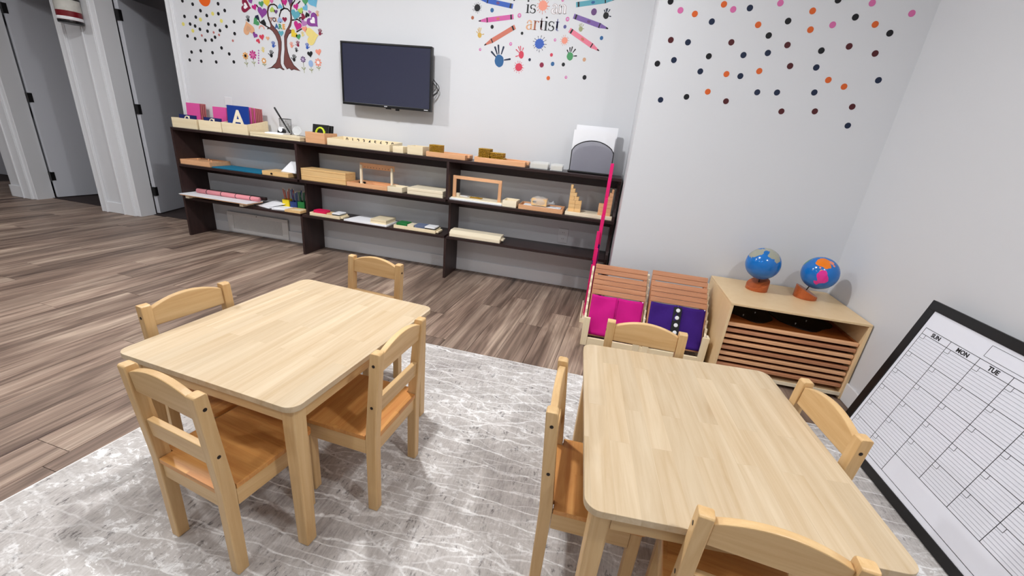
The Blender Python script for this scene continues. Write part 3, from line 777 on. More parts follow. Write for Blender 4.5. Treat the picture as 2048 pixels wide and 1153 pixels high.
# numeral tray
nt = openbox_thing('numeral_tray', 'long pale open tray with black numerals along its back', 'tray', -0.405, 0.108, -0.25, -0.045, Z, 0.049, M['birch'], hb=0.063)
for k in range(10):
    o = obj('numeral', text_mesh(str(k), 0.044, 0.0006, 0.0006), M['ink'], nt, (-0.216 + 0.049 * k, 0.0957, 0.038), (PI / 2, 0, 0))
openbox_thing('counter_box', 'small pale open box right of the numeral tray', 'box', 0.133, 0.214, -0.25, -0.15, Z, 0.045, M['birch'])
openbox_thing('counter_box', 'taller pale open box beside the gold bead cube', 'box', 0.248, 0.368, -0.25, -0.12, Z, 0.060, M['birch'])
def bead_tray(label, x0, x1, y0, y1):
    cx, cy = (x0 + x1) / 2, (y0 + y1) / 2
    r = thing('bead_tray', label, 'tray', (cx, cy, Z)); hx, hy = (x1 - x0) / 2, (y1 - y0) / 2
    obj('tray_body', MB().openbox(-hx + 0.016, hx - 0.016, -hy, hy, 0, 0.034, 0.007), M['beech'], r, bevel=0.0015)
    for s in (-1, 1):
        obj('handle', MB().box(s * (hx - 0.008) - 0.009, s * (hx - 0.008) + 0.009, -0.04, 0.04, 0.012, 0.034), M['beech'], r, bevel=0.003)
    return r
bead_tray('orange wooden bead tray under the single gold cube', 0.380, 0.708, -0.255, -0.075)
bead_tray('orange wooden bead tray under the gold cube and gold squares', 0.744, 1.142, -0.255, -0.075)
def bead_block(name, label, x, y, z, nx, ny, nz, p=0.0105, group=None):
    mb = MB()
    sp = [(Vector((math.sin(PI * i / 4) * math.cos(2 * PI * j / 6), math.sin(PI * i / 4) * math.sin(2 * PI * j / 6), -math.cos(PI * i / 4))) * p * 0.52) for i in (1, 2, 3) for j in range(6)]
    def bead(c):
        v = [mb.bm.verts.new(c + s) for s in sp]; b = mb.bm.verts.new(c + Vector((0, 0, -p * 0.52))); t = mb.bm.verts.new(c + Vector((0, 0, p * 0.52)))
        for j in range(6):
            q = (j + 1) % 6
            mb.bm.faces.new((v[j], v[q], b)); mb.bm.faces.new((v[12 + j], t, v[12 + q]))
            for k in (0, 6): mb.bm.faces.new((v[k + j], v[k + 6 + j], v[k + 6 + q], v[k + q]))
    for i in range(nx):
        for j in range(ny):
            for k in range(nz):
                if i in (0, nx - 1) or j in (0, ny - 1) or k in (0, nz - 1):
                    bead(Vector(((i - (nx - 1) / 2) * p, (j - (ny - 1) / 2) * p, (k + 0.5) * p)))
    return tag(obj(name, mb, M['gold'], None, (x, y, z), smooth=True), label, 'beads', group)
bead_block('bead_cube', 'gold bead cube on the left orange tray', 0.449, -0.185, Z + 0.0085, 8, 9, 7)
bead_block('bead_cube', 'gold bead cube on the right orange tray', 0.814, -0.165, Z + 0.0085, 8, 9, 8)
bead_block('bead_square', 'lower of the two stacked gold bead squares', 0.912, -0.165, Z + 0.0085, 9, 9, 3, 0.0105)
bead_block('bead_square', 'upper of the two stacked gold bead squares', 0.906, -0.165, Z + 0.0412, 9, 9, 3, 0.0105)
tag(obj('bead_chain', MB().tube([(0, 0, 0.004), (0.06, 0.004, 0.004), (0.11, -0.006, 0.004), (0.16, 0.0, 0.004)], 0.004, 6), M['gold'], None, (0.975, -0.14, Z + 0.0085)), 'short gold bead chain lying in the right orange tray', 'beads')
def clear_box(label, x0, x1, y0, y1, h):
    r = thing('clear_box', label, 'box', ((x0 + x1) / 2, (y0 + y1) / 2, Z)); hx, hy = (x1 - x0) / 2, (y1 - y0) / 2
    obj('contents', MB().box(-hx + 0.003, hx - 0.003, -hy + 0.003, hy - 0.003, 0.003, h * 0.72), M['cream'], r, bevel=0.002)
    obj('clear_shell', MB().openbox(-hx, hx, -hy, hy, 0, h, 0.002), M['clear'], r)
    return r
clear_box('clear plastic box of cream pieces, larger one left of the paper holder', 1.160, 1.284, -0.245, -0.14, 0.044)
clear_box('clear plastic box of cream pieces, smaller one next to the paper holder', 1.302, 1.384, -0.245, -0.16, 0.044)
# mesh paper holder
ph = thing('paper_holder', 'black mesh paper holder with arched front at the right end of the shelf', 'holder', (1.566, -0.13, Z))
def arch_pts(hw, zs, zp, n=16):
    return [(-hw + 2 * hw * k / n, zs + (zp - zs) * math.sqrt(max(0, 1 - ((-hw + 2 * hw * k / n) / hw) ** 2)) * 0.6 + (zp - zs) * 0.4 * (1 - abs(-1 + 2 * k / n) ** 2)) for k in range(n + 1)]
for y, hw, zs, zp, nm in ((-0.052, 0.140, 0.145, 0.215, 'front_panel'), (0.012, 0.140, 0.15, 0.228, 'back_panel')):
    ap = arch_pts(hw, zs, zp)
    obj(nm, MB().prism([(-hw, 0.006)] + ap + [(hw, 0.006)], y - 0.0006, y + 0.0006, 'xzy'), M['mesh'], ph)
    mb = MB().tube([(-hw, y, 0.004)] + [(x, y, z) for x, z in ap] + [(hw, y, 0.004)], 0.0032, 6)
    obj('wire_frame', mb, M['black'], ph)
obj('base_tray', MB().box(-0.152, 0.152, -0.058, 0.055, 0, 0.014), M['black'], ph, bevel=0.004)
for k, (h, dx, lab) in enumerate(((0.262, -0.004, 'front white paper sheets in the mesh paper holder'), (0.296, 0.004, 'tallest white paper sheets at the back of the mesh paper holder'))):
    o = obj('paper_stack', MB().box(-0.141, 0.141, -0.008, 0.008, 0, h), M['paper'], None, (1.566 + dx, -0.150 + 0.055 * k, Z + 0.0145), (-0.06, 0, 0)); tag(o, lab, 'paper')

# ------------------------------------------------------------------ middle shelf
Z = Z2 + E_
pt = openbox_thing('puzzle_tray', 'orange beech tray at the left of the middle shelf', 'tray', -1.797, -1.505, -0.255, -0.05, Z, 0.038, M['beech'])
obj('inset_board', MB().box(-0.137, 0.137, -0.094, 0.094, 0.0065, 0.03), M['beech'], pt, bevel=0.002)
for x, y in ((-0.08, 0.0), (0.0, 0.03), (0.08, -0.02)):
    obj('knob', MB().lathe([(0.003, 0.03), (0.003, 0.036), (0.006, 0.04), (0.005, 0.045), (0, 0.046)], 10, Matrix.Translation((x, y, 0))), M['beech'], pt)
tag(obj('felt_mat', MB().prism(rounded_rect(-0.24, 0.24, -0.1, 0.1, 0.015), 0, 0.006, 'xyz'), M['teal'], None, (-1.262, -0.148, Z)), 'flat teal felt mat on the middle shelf of the left bay', 'mat')
kb = openbox_thing('knob_box', 'small pale wooden box with a dark knob below the white folded paper', 'box', -1.004, -0.765, -0.258, -0.10, Z, 0.030, M['honey'])
obj('lid', MB().box(-0.1195, 0.1195, -0.079, 0.079, 0.03, 0.033), M['honey'], kb, bevel=0.001)
obj('knob', MB().lathe([(0.008, 0), (0.008, 0.006), (0, 0.008)], 12, Matrix.Translation((-0.03, -0.079, 0.016)) @ Matrix.Rotation(PI / 2, 4, 'X')), M['bolt'], kb)
fp = MB()
def sheet(mb, pts, t=0.0012):
    a = [mb.bm.verts.new(p) for p in pts]; n = (Vector(pts[1]) - Vector(pts[0])).cross(Vector(pts[2]) - Vector(pts[0])).normalized() * t
    b = [mb.bm.verts.new(Vector(p) + n) for p in pts]; k = len(pts)
    mb.bm.faces.new(a); mb.bm.faces.new(b[::-1])
    for i in range(k): mb.bm.faces.new((a[i], a[(i + 1) % k], b[(i + 1) % k], b[i]))
sheet(fp, [(-0.075, -0.03, 0.0015), (0.07, -0.045, 0.0015), (0.03, 0.03, 0.085), (-0.022, 0.03, 0.082)])
sheet(fp, [(0.07, -0.045, 0.0015), (0.075, 0.03, 0.0015), (0.045, 0.034, 0.08), (0.03, 0.03, 0.085)])
sheet(fp, [(-0.075, -0.03, 0.0005), (-0.06, 0.045, 0.0005), (0.075, 0.045, 0.0005), (0.07, -0.045, 0.0005)])
tag(obj('folded_paper', fp, M['paper'], None, (-0.80, -0.17, Z + 0.0332)), 'white folded paper tent on the small knob box', 'paper')
flat_box('long_box', 'long honey wooden box, lower of two stacked on the middle shelf', 'box', -0.652, -0.262, -0.252, -0.115, Z, 0.045, M['honey'], 0.3)
flat_box('long_box', 'long honey wooden box, upper of two stacked on the middle shelf', 'box', -0.652, -0.262, -0.252, -0.115, Z + 0.0452, 0.045, M['honey'], 0.3)
bt = openbox_thing('work_tray', 'orange wooden tray under the small hanging bar stand', 'tray', -0.252, 0.086, -0.255, -0.06, Z, 0.031, M['beech'])
hs = thing('bar_stand', 'wooden stand with two posts and a top bar on the orange tray', 'stand', (-0.062, -0.14, Z + 0.0072))
for s in (-1, 1):
    obj('post', MB().box(s * 0.131 - 0.0075, s * 0.131 + 0.0075, -0.012, 0.006, 0.008, 0.150), M['cream'], hs, bevel=0.001)
    obj('foot', MB().box(s * 0.131 - 0.009, s * 0.131 + 0.009, -0.03, 0.03, 0, 0.008), M['cream'], hs, bevel=0.001)
bk = obj('back_board', MB().box(-0.146, 0.146, 0.006, 0.013, 0.125, 0.166), M['beech'], hs, bevel=0.001)
for k in range(9):
    obj('hook', MB().tube([(-0.10 + 0.025 * k, 0.006, 0.137), (-0.10 + 0.025 * k, -0.004, 0.135), (-0.10 + 0.025 * k, -0.004, 0.141)], 0.0012, 5), M['bolt'], bk)
tag(obj('white_strip', MB().cbox(0, 0, 0.003, 0.052, 0.014, 0.006), M['white'], None, (-0.10, -0.215, Z + 0.0065), (0, 0, -0.1), bevel=0.001), 'small white strip lying in the orange tray', 'strip')
dw = obj('dish', MB().lathe([(0.012, 0), (0.024, 0.003), (0.028, 0.014), (0.026, 0.014), (0.022, 0.005), (0, 0.004)], 20), M['black'], None, (-0.205, -0.11, Z + 0.0065), smooth=True)
tag(dw, 'small round black dish in the orange tray', 'dish')
openbox_thing('small_box', 'small cream open box between the orange tray and the lidded box', 'box', 0.089, 0.209, -0.255, -0.13, Z, 0.037, M['cream'])
flat_box('lidded_box', 'cream lidded wooden box at the right of the middle bay shelf', 'box', 0.250, 0.533, -0.252, -0.06, Z, 0.048, M['cream'], 0.45)
wt = thing('bead_board', 'white based board under the square wooden arch frame', 'board', (0.78, -0.16, Z))
obj('board_base', MB().box(-0.195, 0.205, -0.092, 0.09, 0, 0.012), M['white'], wt, bevel=0.002)
obj('board_top', MB().box(-0.19, 0.2, -0.075, 0.088, 0.012, 0.018), M['cream'], wt, bevel=0.001)
bf = thing('arch_stand', 'square orange wooden arch frame on the white based board', 'frame', (0.779, -0.205, Z + 0.0185))
for s in (-1, 1):
    obj('post', MB().box(s * 0.173 - 0.0115, s * 0.173 + 0.0115, -0.008, 0.008, 0, 0.131), M['beech_z'], bf, bevel=0.001)
obj('top_bar', MB().box(-0.1845, 0.1845, -0.008, 0.008, 0.131, 0.154), M['beech'], bf, bevel=0.001)
tag(obj('foot_block', MB().cbox(0, 0, 0.012, 0.05, 0.03, 0.024), M['cream'], None, (0.610, -0.17, Z + 0.0185), bevel=0.002), 'cream wooden block at the left foot of the arch frame', 'block')
tag(obj('bead_pile', MB().tube([(0.09 * math.cos(a * 1.2) * 0.5, 0.014 * math.sin(a * 1.9), 0.004 + 0.001 * math.sin(a * 5)) for a in [k * 0.35 for k in range(40)]], 0.0035, 5), M['gold'], None, (0.765, -0.17, Z + 0.018)), 'gold bead chain heaped on the white based board', 'beads')
tag(obj('white_card', MB().cbox(0, 0, 0.003, 0.06, 0.03, 0.006), M['white'], None, (0.668, -0.15, Z + 0.0185), (0, 0, -0.1), bevel=0.001), 'small white card left of the gold bead chain', 'card')
openbox_thing('end_box', 'small cream open box at the right end of the white based board', 'box', 0.988, 1.090, -0.25, -0.12, Z, 0.046, M['cream'])
bgt = openbox_thing('block_tray', 'wooden tray holding a clear bag of wooden blocks', 'tray', 1.108, 1.426, -0.258, -0.09, Z, 0.032, M['beech'])
tag(obj('instruction_sheet', MB().cbox(0, 0, 0.009, 0.27, 0.12, 0.018).cbox(0.09, -0.02, 0.0195, 0.07, 0.05, 0.003), M['paper'], None, (1.267, -0.174, Z + 0.0065)), 'white folded sheets lying in the block tray', 'paper')
bg = thing('block_bag', 'clear bag wrapped round a wooden block box in the tray', 'bag', (1.245, -0.17, Z + 0.0285))
obj('block_case', MB().box(-0.056, 0.056, -0.035, 0.035, 0.001, 0.05), M['honey'], bg, bevel=0.003)
obj('finger_slot', MB().box(-0.045, -0.02, -0.0362, -0.035, 0.022, 0.032), M['bolt'], bg)
wr = MB().sphere((0, 0, 0.028), 0.075, 20, 10)
rr = random.Random(5)
for v_ in wr.bm.verts:
    v_.co.x *= 0.95; v_.co.y *= 0.62; v_.co.z = max(0.0, 0.028 + (v_.co.z - 0.028) * 0.5) + rr.uniform(-0.002, 0.002) * (v_.co.z > 0.01)
    v_.co.x += rr.uniform(-0.002, 0.002)
wr.tube([(0.06, 0, 0.02), (0.085, 0.01, 0.024), (0.102, 0.0, 0.03)], [0.012, 0.006, 0.014], 8)
obj('clear_wrap', wr, M['clear'], bg, smooth=True)
# cube towers on their board
st = tag(obj('step_board', MB().box(-0.165, 0.160, -0.085, 0.07, 0, 0.024), M['cream'], None, (1.607, -0.163, Z), bevel=0.002), 'pale board under the two stepped block towers', 'board')
def tower(label, cx, cy, cols, flip, m):
    """stepped tower: rows of cubes, fewer towards the top, as one glued piece per cube row"""
    r = thing('block_tower', label, 'blocks', (cx, cy, Z + 0.024)); rows = [4, 4, 4, 3, 2.2, 1.5, 0.8] if not flip else [4, 4, 4, 2.4, 2.4, 1.2, 0.7]
    wmax, hh = 0.088, 0.0262
    z = 0.0
    for k, n in enumerate(rows):
        wd = wmax * n / 4; x0 = -wmax / 2 if not flip else wmax / 2 - wd
        nb = max(1, round(n / 2))
        for q in range(nb):
            a = x0 + wd * q / nb
            obj('cube_block', MB().box(a + 0.0004, a + wd / nb - 0.0004, -0.02, 0.02, z + 0.0003, z + hh - 0.0003), m, r, bevel=0.0012, segs=1)
        z += hh
    return r
tower('stepped honey block tower, the left one, stepping down to the right', 1.502, -0.205, 4, False, M['honey'])
tower('stepped honey block tower, the right one behind the pink rods', 1.709, -0.205, 4, True, M['beech'])

# ------------------------------------------------------------------ lowest shelf
Z = Z3 + E_
sb = thing('board_strip', 'thin white topped strip board jutting over the lowest shelf at left', 'board', (-1.46, -0.25, Z), -0.012)
obj('board_face', MB().box(-0.335, 0.345, -0.075, 0.09, 0.030, 0.035), M['white'], sb, bevel=0.001)
obj('board_core', MB().box(-0.325, 0.345, -0.073, 0.09, 0.0245, 0.0298), M['beech'], sb)
for x in (-0.27, 0.27):
    obj('foot_block', MB().box(x - 0.018, x + 0.018, -0.06, 0.05, 0.0, 0.0243), M['cream'], sb, bevel=0.002)
pr = thing('pink_roll', 'long pale pink roll with dark ties lying on the strip board', 'roll', (-1.42, -0.205, Z + 0.0545))
obj('roll_body', MB().tube([(-0.305, 0, 0), (0.31, 0, 0)], 0.019, 14), M['pinkroll'], pr, smooth=True)
for k in range(4):
    obj('tie', MB().tube([(-0.2 + 0.145 * k - 0.003, 0, 0), (-0.2 + 0.145 * k + 0.003, 0, 0)], 0.0197, 14), M['ink'], pr)
tag(obj('long_bar', MB().cbox(0, 0, 0.0125, 0.62, 0.03, 0.025), M['dark_x'], None, (-1.42, -0.13, Z + 0.0355), (0, 0, 0), bevel=0.002), 'dark reddish wooden bar behind the pink roll', 'bar')
pp = MB()
sheet(pp, [(-0.11, -0.03, 0.001), (0.06, -0.085, 0.001), (0.12, 0.02, 0.012), (-0.03, 0.085, 0.018)], 0.002)
sheet(pp, [(-0.08, 0.0, 0.006), (0.05, -0.06, 0.008), (0.13, 0.03, 0.03), (0.0, 0.08, 0.042)], 0.002)
tag(obj('loose_papers', pp, M['paper'], None, (-1.045, -0.17, Z)), 'loose white papers curling at the end of the pink roll', 'paper')
tag(obj('paper_pad', MB().cbox(0, 0, 0.004, 0.13, 0.1, 0.008).cbox(0.008, 0.012, 0.0105, 0.12, 0.09, 0.005), M['paper'], None, (-0.90, -0.195, Z), (0, 0, 0.25)), 'white paper pad before the pencil cups', 'notepad')
tri = thing('inset_frame', 'pale wooden frame with a triangular inset on the lowest shelf', 'frame', (-0.735, -0.215, Z))
obj('frame_board', MB().box(-0.085, 0.06, -0.055, 0.06, 0, 0.02), M['honey'], tri, bevel=0.002)
obj('triangle_inset', MB().prism([(-0.05, -0.03), (0.045, -0.03), (0.045, 0.045)], 0.02, 0.0225, 'xyz'), M['cream'], tri)
def pencil_cup(label, x, y, m, pm, seed, lab2, grp, h=0.07):
    r = thing('pencil_cup', label, 'cup', (x, y, Z))
    obj('cup_wall', MB().openbox(-0.032, 0.032, -0.032, 0.032, 0, h, 0.003), m, r, bevel=0.002)
    rg = random.Random(seed)
    for k in range(5):
        a, b = -0.02 + 0.01 * k, (0.012, -0.012)[k % 2]
        ln = rg.uniform(0.15, 0.175); p0 = Vector((x + a, y + b, Z + 0.004)); p1 = Vector((x + a * 2.3, y + b * 1.9, Z + ln))
        d = p1 - p0
        pc = thing('pencil', lab2, 'pencil', p0, 0, grp); pc.rotation_euler = d.to_track_quat('Z', 'Y').to_euler(); l_ = d.length
        obj('shaft', MB().lathe([(0.0038, 0), (0.0038, l_ - 0.016)], 6), pm, pc)
        obj('point', MB().lathe([(0.0038, l_ - 0.016), (0.0012, l_ - 0.004), (0, l_)], 6), M['cream'], pc)
pencil_cup('yellow pencil cup on the lowest shelf', -0.915, -0.105, M['yellow'], M['pencil_red'], 1, 'red orange pencil standing in the yellow cup', 'pencils in the yellow cup')
pencil_cup('blue pencil cup on the lowest shelf', -0.840, -0.105, M['cupblue'], M['pencil_blue'], 2, 'blue pencil standing in the blue cup', 'pencils in the blue cup', 0.06)
pencil_cup('green pencil cup on the lowest shelf', -0.762, -0.112, M['green'], M['pencil_green'], 3, 'green pencil standing in the green cup', 'pencils in the green cup')
def low_tray(label, x0, x1):
    r = openbox_thing('card_tray', label, 'tray', x0, x1, -0.258, -0.14, Z, 0.026, M['birch'], 0.006)
    hx = (x1 - x0) / 2
    obj('end_grip', MB().box(hx, hx + 0.02, -0.045, 0.045, 0.004, 0.018), M['birch'], r, bevel=0.002)
    return r
low_tray('pale tray holding a red pad and a white card pack', -0.597, -0.328)
def pack(name, label, x, y, z, wd, dp, h, m, m2=None, rz=0.0):
    r = thing(name, label, 'cards', (x, y, z), rz)
    obj('pack_body', MB().box(-wd / 2, wd / 2, -dp / 2, dp / 2, 0, h * 0.7), m2 or m, r, bevel=0.001)
    obj('top_sheet', MB().box(-wd / 2 - 0.001, wd / 2 + 0.001, -dp / 2 - 0.001, dp / 2 + 0.001, h * 0.7 + 0.0002, h), m, r, bevel=0.001)
    return r
rp = obj('red_pad', MB().prism(rounded_rect(-0.06, 0.06, -0.045, 0.045, 0.03), 0, 0.034, 'xyz'), M['crimson'], None, (-0.525, -0.200, Z + 0.0065), bevel=0.006); tag(rp, 'soft crimson red pad in the left card tray', 'pad')
tag(obj('wooden_block', MB().cbox(0, 0, 0.012, 0.05, 0.07, 0.024), M['honey'], None, (-0.435, -0.2, Z + 0.0065), bevel=0.002), 'small honey block between the red pad and white cards', 'block')
pack('card_pack', 'white topped card pack in the left card tray', -0.372, -0.195, Z + 0.0065, 0.066, 0.09, 0.034, M['white'], M['black'])
tag(obj('paper_sheets', MB().prism([(-0.187, -0.11), (0.187, -0.118), (0.187, 0.075), (-0.155, 0.115)], 0, 0.012, 'xyz'), M['paper'], None, (-0.098, -0.158, Z), bevel=0.001), 'wide white paper stack on the lowest shelf of the middle bay', 'paper')
flat_box('flat_box', 'pale wooden flat box on the wide white paper stack', 'box', -0.06, 0.075, -0.255, -0.095, Z + 0.0121, 0.032, M['birch'], 0.5)
low_tray('pale tray holding green, blue and white card packs', 0.140, 0.484)
pack('card_pack', 'green card pack in the right card tray', 0.198, -0.195, Z + 0.0065, 0.085, 0.09, 0.034, M['green'])
pack('card_pack', 'small cream card pack beside the green pack', 0.272, -0.2, Z + 0.0065, 0.05, 0.08, 0.03, M['cream'])
pack('card_pack', 'slate blue card pack in the right card tray', 0.345, -0.19, Z + 0.0065, 0.085, 0.085, 0.034, M['slate'])
pack('card_pack', 'white topped card pack at the end of the right card tray', 0.433, -0.198, Z + 0.0065, 0.08, 0.09, 0.036, M['white'], M['black'])
lb = thing('long_tray', 'long pale wooden lidded tray alone on the lowest shelf at right', 'tray', (0.80, -0.195, Z))
obj('tray_body', MB().box(-0.2, 0.195, -0.066, 0.055, 0, 0.024), M['cream'], lb, bevel=0.002)
obj('raised_lid', MB().prism([(-0.066, 0.0245), (0.055, 0.0245), (0.05, 0.046), (-0.03, 0.046)], -0.203, 0.196, 'yzx'), M['cream'], lb, bevel=0.002)
obj('end_grip', MB().box(0.196, 0.217, -0.045, 0.02, 0.016, 0.028), M['cream'], lb, bevel=0.002)

# ================================================================== right hand corner
# number rods standing upright one behind the other on a base
rb = thing('rod_base', 'pale wooden base under the upright pink number rods', 'base', (1.70, -0.50, 0))
obj('base_board', MB().box(-0.035, 0.035, -0.155, 0.135, 0, 0.03), M['cream'], rb, bevel=0.002)
for s in (-1, 1):
    obj('base_lip', MB().box(s * 0.031 - 0.004, s * 0.031 + 0.004, -0.155, 0.135, 0.03, 0.045), M['cream'], rb, bevel=0.001)
ORD = ['longest', 'second longest', 'third longest', 'fourth longest', 'fifth longest', 'sixth longest', 'seventh longest', 'eighth longest']
for k in range(8):
    ht = 0.965 - 0.104 * k; jx = (0.008, 0.007, 0.007, 0.005, -0.006, -0.001, -0.008, -0.004)[k]
    r = thing('number_rod', ORD[k] + ' upright pink number rod in the row beside the shelf', 'rod', (1.70 + jx, -0.385 - 0.029 * k, 0.0302), 0, 'pink number rods')
    z = ht; n = 0; seg = 0.19
    while z > 0.001:
        z2 = max(0.0, z - seg)
        obj('rod_section', MB().box(-0.0105, 0.0105, -0.012, 0.012, z2 + 0.0002, z), M['bluerod'] if (n == 1 and k in (3, 4)) else M['pinkrod'], r, bevel=0.0008, segs=1)
        z = z2; n += 1

# rack of dressing frames
rk = thing('frame_rack', 'pale stepped wooden rack holding two stacks of cloth dressing frames', 'rack', (0, 0, 0))
FY, FZ, SY, SZ = -0.925, 0.05, 0.033, 0.037      # slot pitch of the rails
def rail(x0, x1, name):
    p = [(-0.952, 0.0), (-0.952, 0.175), (-0.918, 0.175), (-0.918, 0.13)]
    for k in range(7):
        y = -0.915 + SY * k; z = 0.13 + SZ * k
        p += [(y + 0.004, z), (y + 0.004, z + 0.026), (y + 0.018, z + 0.026), (y + 0.018, z + 0.012)]
    p += [(-0.668, 0.395), (-0.655, 0.395), (-0.655, 0.0)]
    obj(name, MB().prism(p, x0, x1, 'yzx'), M['cream'], rk)
rail(1.692, 1.704, 'side_rail'); rail(2.024, 2.036, 'middle_rail'); rail(2.362, 2.374, 'side_rail')
for x in (1.6925, 1.985, 2.037, 2.3375):
    obj('front_post', MB().box(x, x + 0.036, -0.966, -0.9525, 0.0, 0.176), M['birch_z'], rk, bevel=0.002)
obj('front_rail', MB().box(1.729, 2.337, -0.964, -0.9525, 0.0, 0.052), M['birch'], rk, bevel=0.002)
obj('back_rail', MB().box(1.705, 2.361, -0.654, -0.642, 0.0, 0.06), M['birch'], rk, bevel=0.002)
TILT = math.atan2(0.10, 0.255)
def dressing_frame(label, x0, x1, k, dz, cloth=None, buttons=False):
    wd = x1 - x0; hh = 0.274
    r = thing('dressing_frame', label, 'frame', ((x0 + x1) / 2, FY + 0.026 * k, FZ + 0.0225 * k + dz + (0.006 if k > 3 else 0)))
    r.rotation_euler = (-TILT, 0, 0)
    hw = wd / 2; b = 0.0285; th = 0.0132
    obj('top_bar', MB().box(-hw, hw, 0, th, hh - b, hh), M['frame'], r, bevel=0.003)
    obj('bottom_bar', MB().box(-hw + 0.02, hw - 0.02, 0, th, 0, b), M['frame'], r, bevel=0.0015)
    for s in (-1, 1):
        obj('side_bar', MB().box(s * (hw - 0.010) - 0.010, s * (hw - 0.010) + 0.010, 0.001, th - 0.001, 0.0, hh - b - 0.0005), M['frame_z'], r, bevel=0.0015)
        if cloth: obj('pin', MB().sphere((s * (hw - 0.012), -0.0025, hh - b - 0.006), 0.004, 10, 6), M['white'], r, smooth=True)
    if cloth:
        for s in (-1, 1):
            nx, nz = 12, 14; mb = MB(); V = []
            rg = random.Random(int(abs(s * 3 + x0 * 10)))
            for j in range(nz + 1):
                row = []
                for i in range(nx + 1):
                    u = i / nx; v_ = j / nz
                    x = s * (0.002 + (hw - 0.008) * u); z = 0.008 + (hh - b - 0.010) * v_ - 0.004 * math.sin(PI * u) * v_
                    y = -0.005 - 0.003 * math.sin(u * 7 + v_ * 3 + s) - 0.002 * math.sin(v_ * 11 + u * 4) - 0.003 * math.exp(-((u) * 8) ** 2)
                    row.append(mb.bm.verts.new((x, y, z)))
                V.append(row)
            for j in range(nz):
                for i in range(nx): mb.bm.faces.new((V[j][i], V[j][i + 1], V[j + 1][i + 1], V[j + 1][i]))
            c = obj('cloth_panel', mb, M[cloth], r, smooth=True)
            so = c.modifiers.new('thick', 'SOLIDIFY'); so.thickness = 0.0015
        if buttons:
            obj('button_strip', MB().box(-0.022, 0.022, -0.0115, -0.0095, 0.008, hh - b - 0.012), M['black'], r)
            for k2 in range(5):
                bm_ = MB().lathe([(0.0105, 0), (0.0115, 0.0015), (0.0105, 0.003), (0.006, 0.0022), (0, 0.0022)], 18, Matrix.Translation((0.002, -0.0116, 0.215 - 0.042 * k2)) @ Matrix.Rotation(PI / 2, 4, 'X'))
                bt_ = obj('button', bm_, M['white'], r, smooth=True)
        else:
            obj('zip_seam', MB().tube([(0, -0.0105, 0.01), (0.001, -0.0115, 0.12), (0, -0.0105, hh - b - 0.012)], 0.0022, 6), M['magenta'], r, smooth=True)
    return r
NM = ['front', 'second', 'third', 'fourth', 'fifth', 'rearmost']
for k in range(6):
    dressing_frame('front dressing frame of the left stack with magenta pink cloth' if k == 0 else NM[k] + ' wooden dressing frame of the left stack, behind the magenta cloth', 1.711, 2.019, k, 0, 'magenta' if k == 0 else None)
for k in range(6):
    dressing_frame('front dressing frame of the right stack with purple cloth and white buttons' if k == 0 else NM[k] + ' wooden dressing frame of the right stack, behind the purple cloth', 2.044, 2.355, k, 0.014, 'purple' if k == 0 else None, True)

# map cabinet
cb = thing('map_cabinet', 'low pale wooden map cabinet carrying two globes in the corner', 'cabinet', (0, 0, 0))
x0, x1, y0, y1, zt = 2.401, 3.038, -1.038, -0.572, 0.4236
obj('top_panel', MB().box(x0, x1, y0, y1, zt - 0.012, zt), M['cabinet'], cb, bevel=0.002)
for a in (x0, x1 - 0.014):
    obj('side_panel', MB().box(a, a + 0.014, y0, y1, 0.002, zt - 0.0123), M['cabinet'], cb, bevel=0.0015)
obj('back_panel', MB().box(x0 + 0.0145, x1 - 0.0145, y1 - 0.008, y1, 0.03, zt - 0.0125), M['cabinet'], cb)
obj('bottom_panel', MB().box(x0 + 0.0145, x1 - 0.0145, y0 + 0.004, y1 - 0.009, 0.022, 0.034), M['cabinet'], cb)
obj('bottom_rail', MB().box(x0 + 0.0145, x1 - 0.0145, y0, y0 + 0.0035, 0.020, 0.040), M['cream'], cb, bevel=0.001)
for s in (x0 + 0.0146, x1 - 0.0146 - 0.006):
    for k in range(8):
        obj('runner', MB().box(s, s + 0.006, y0 + 0.02, y1 - 0.02, 0.3115 - 0.0335 * k - 0.022, 0.3115 - 0.0335 * k - 0.0165), M['mapwood'], cb)
OR2 = ['topmost', 'second', 'third', 'fourth', 'fifth', 'sixth', 'seventh', 'lowest']
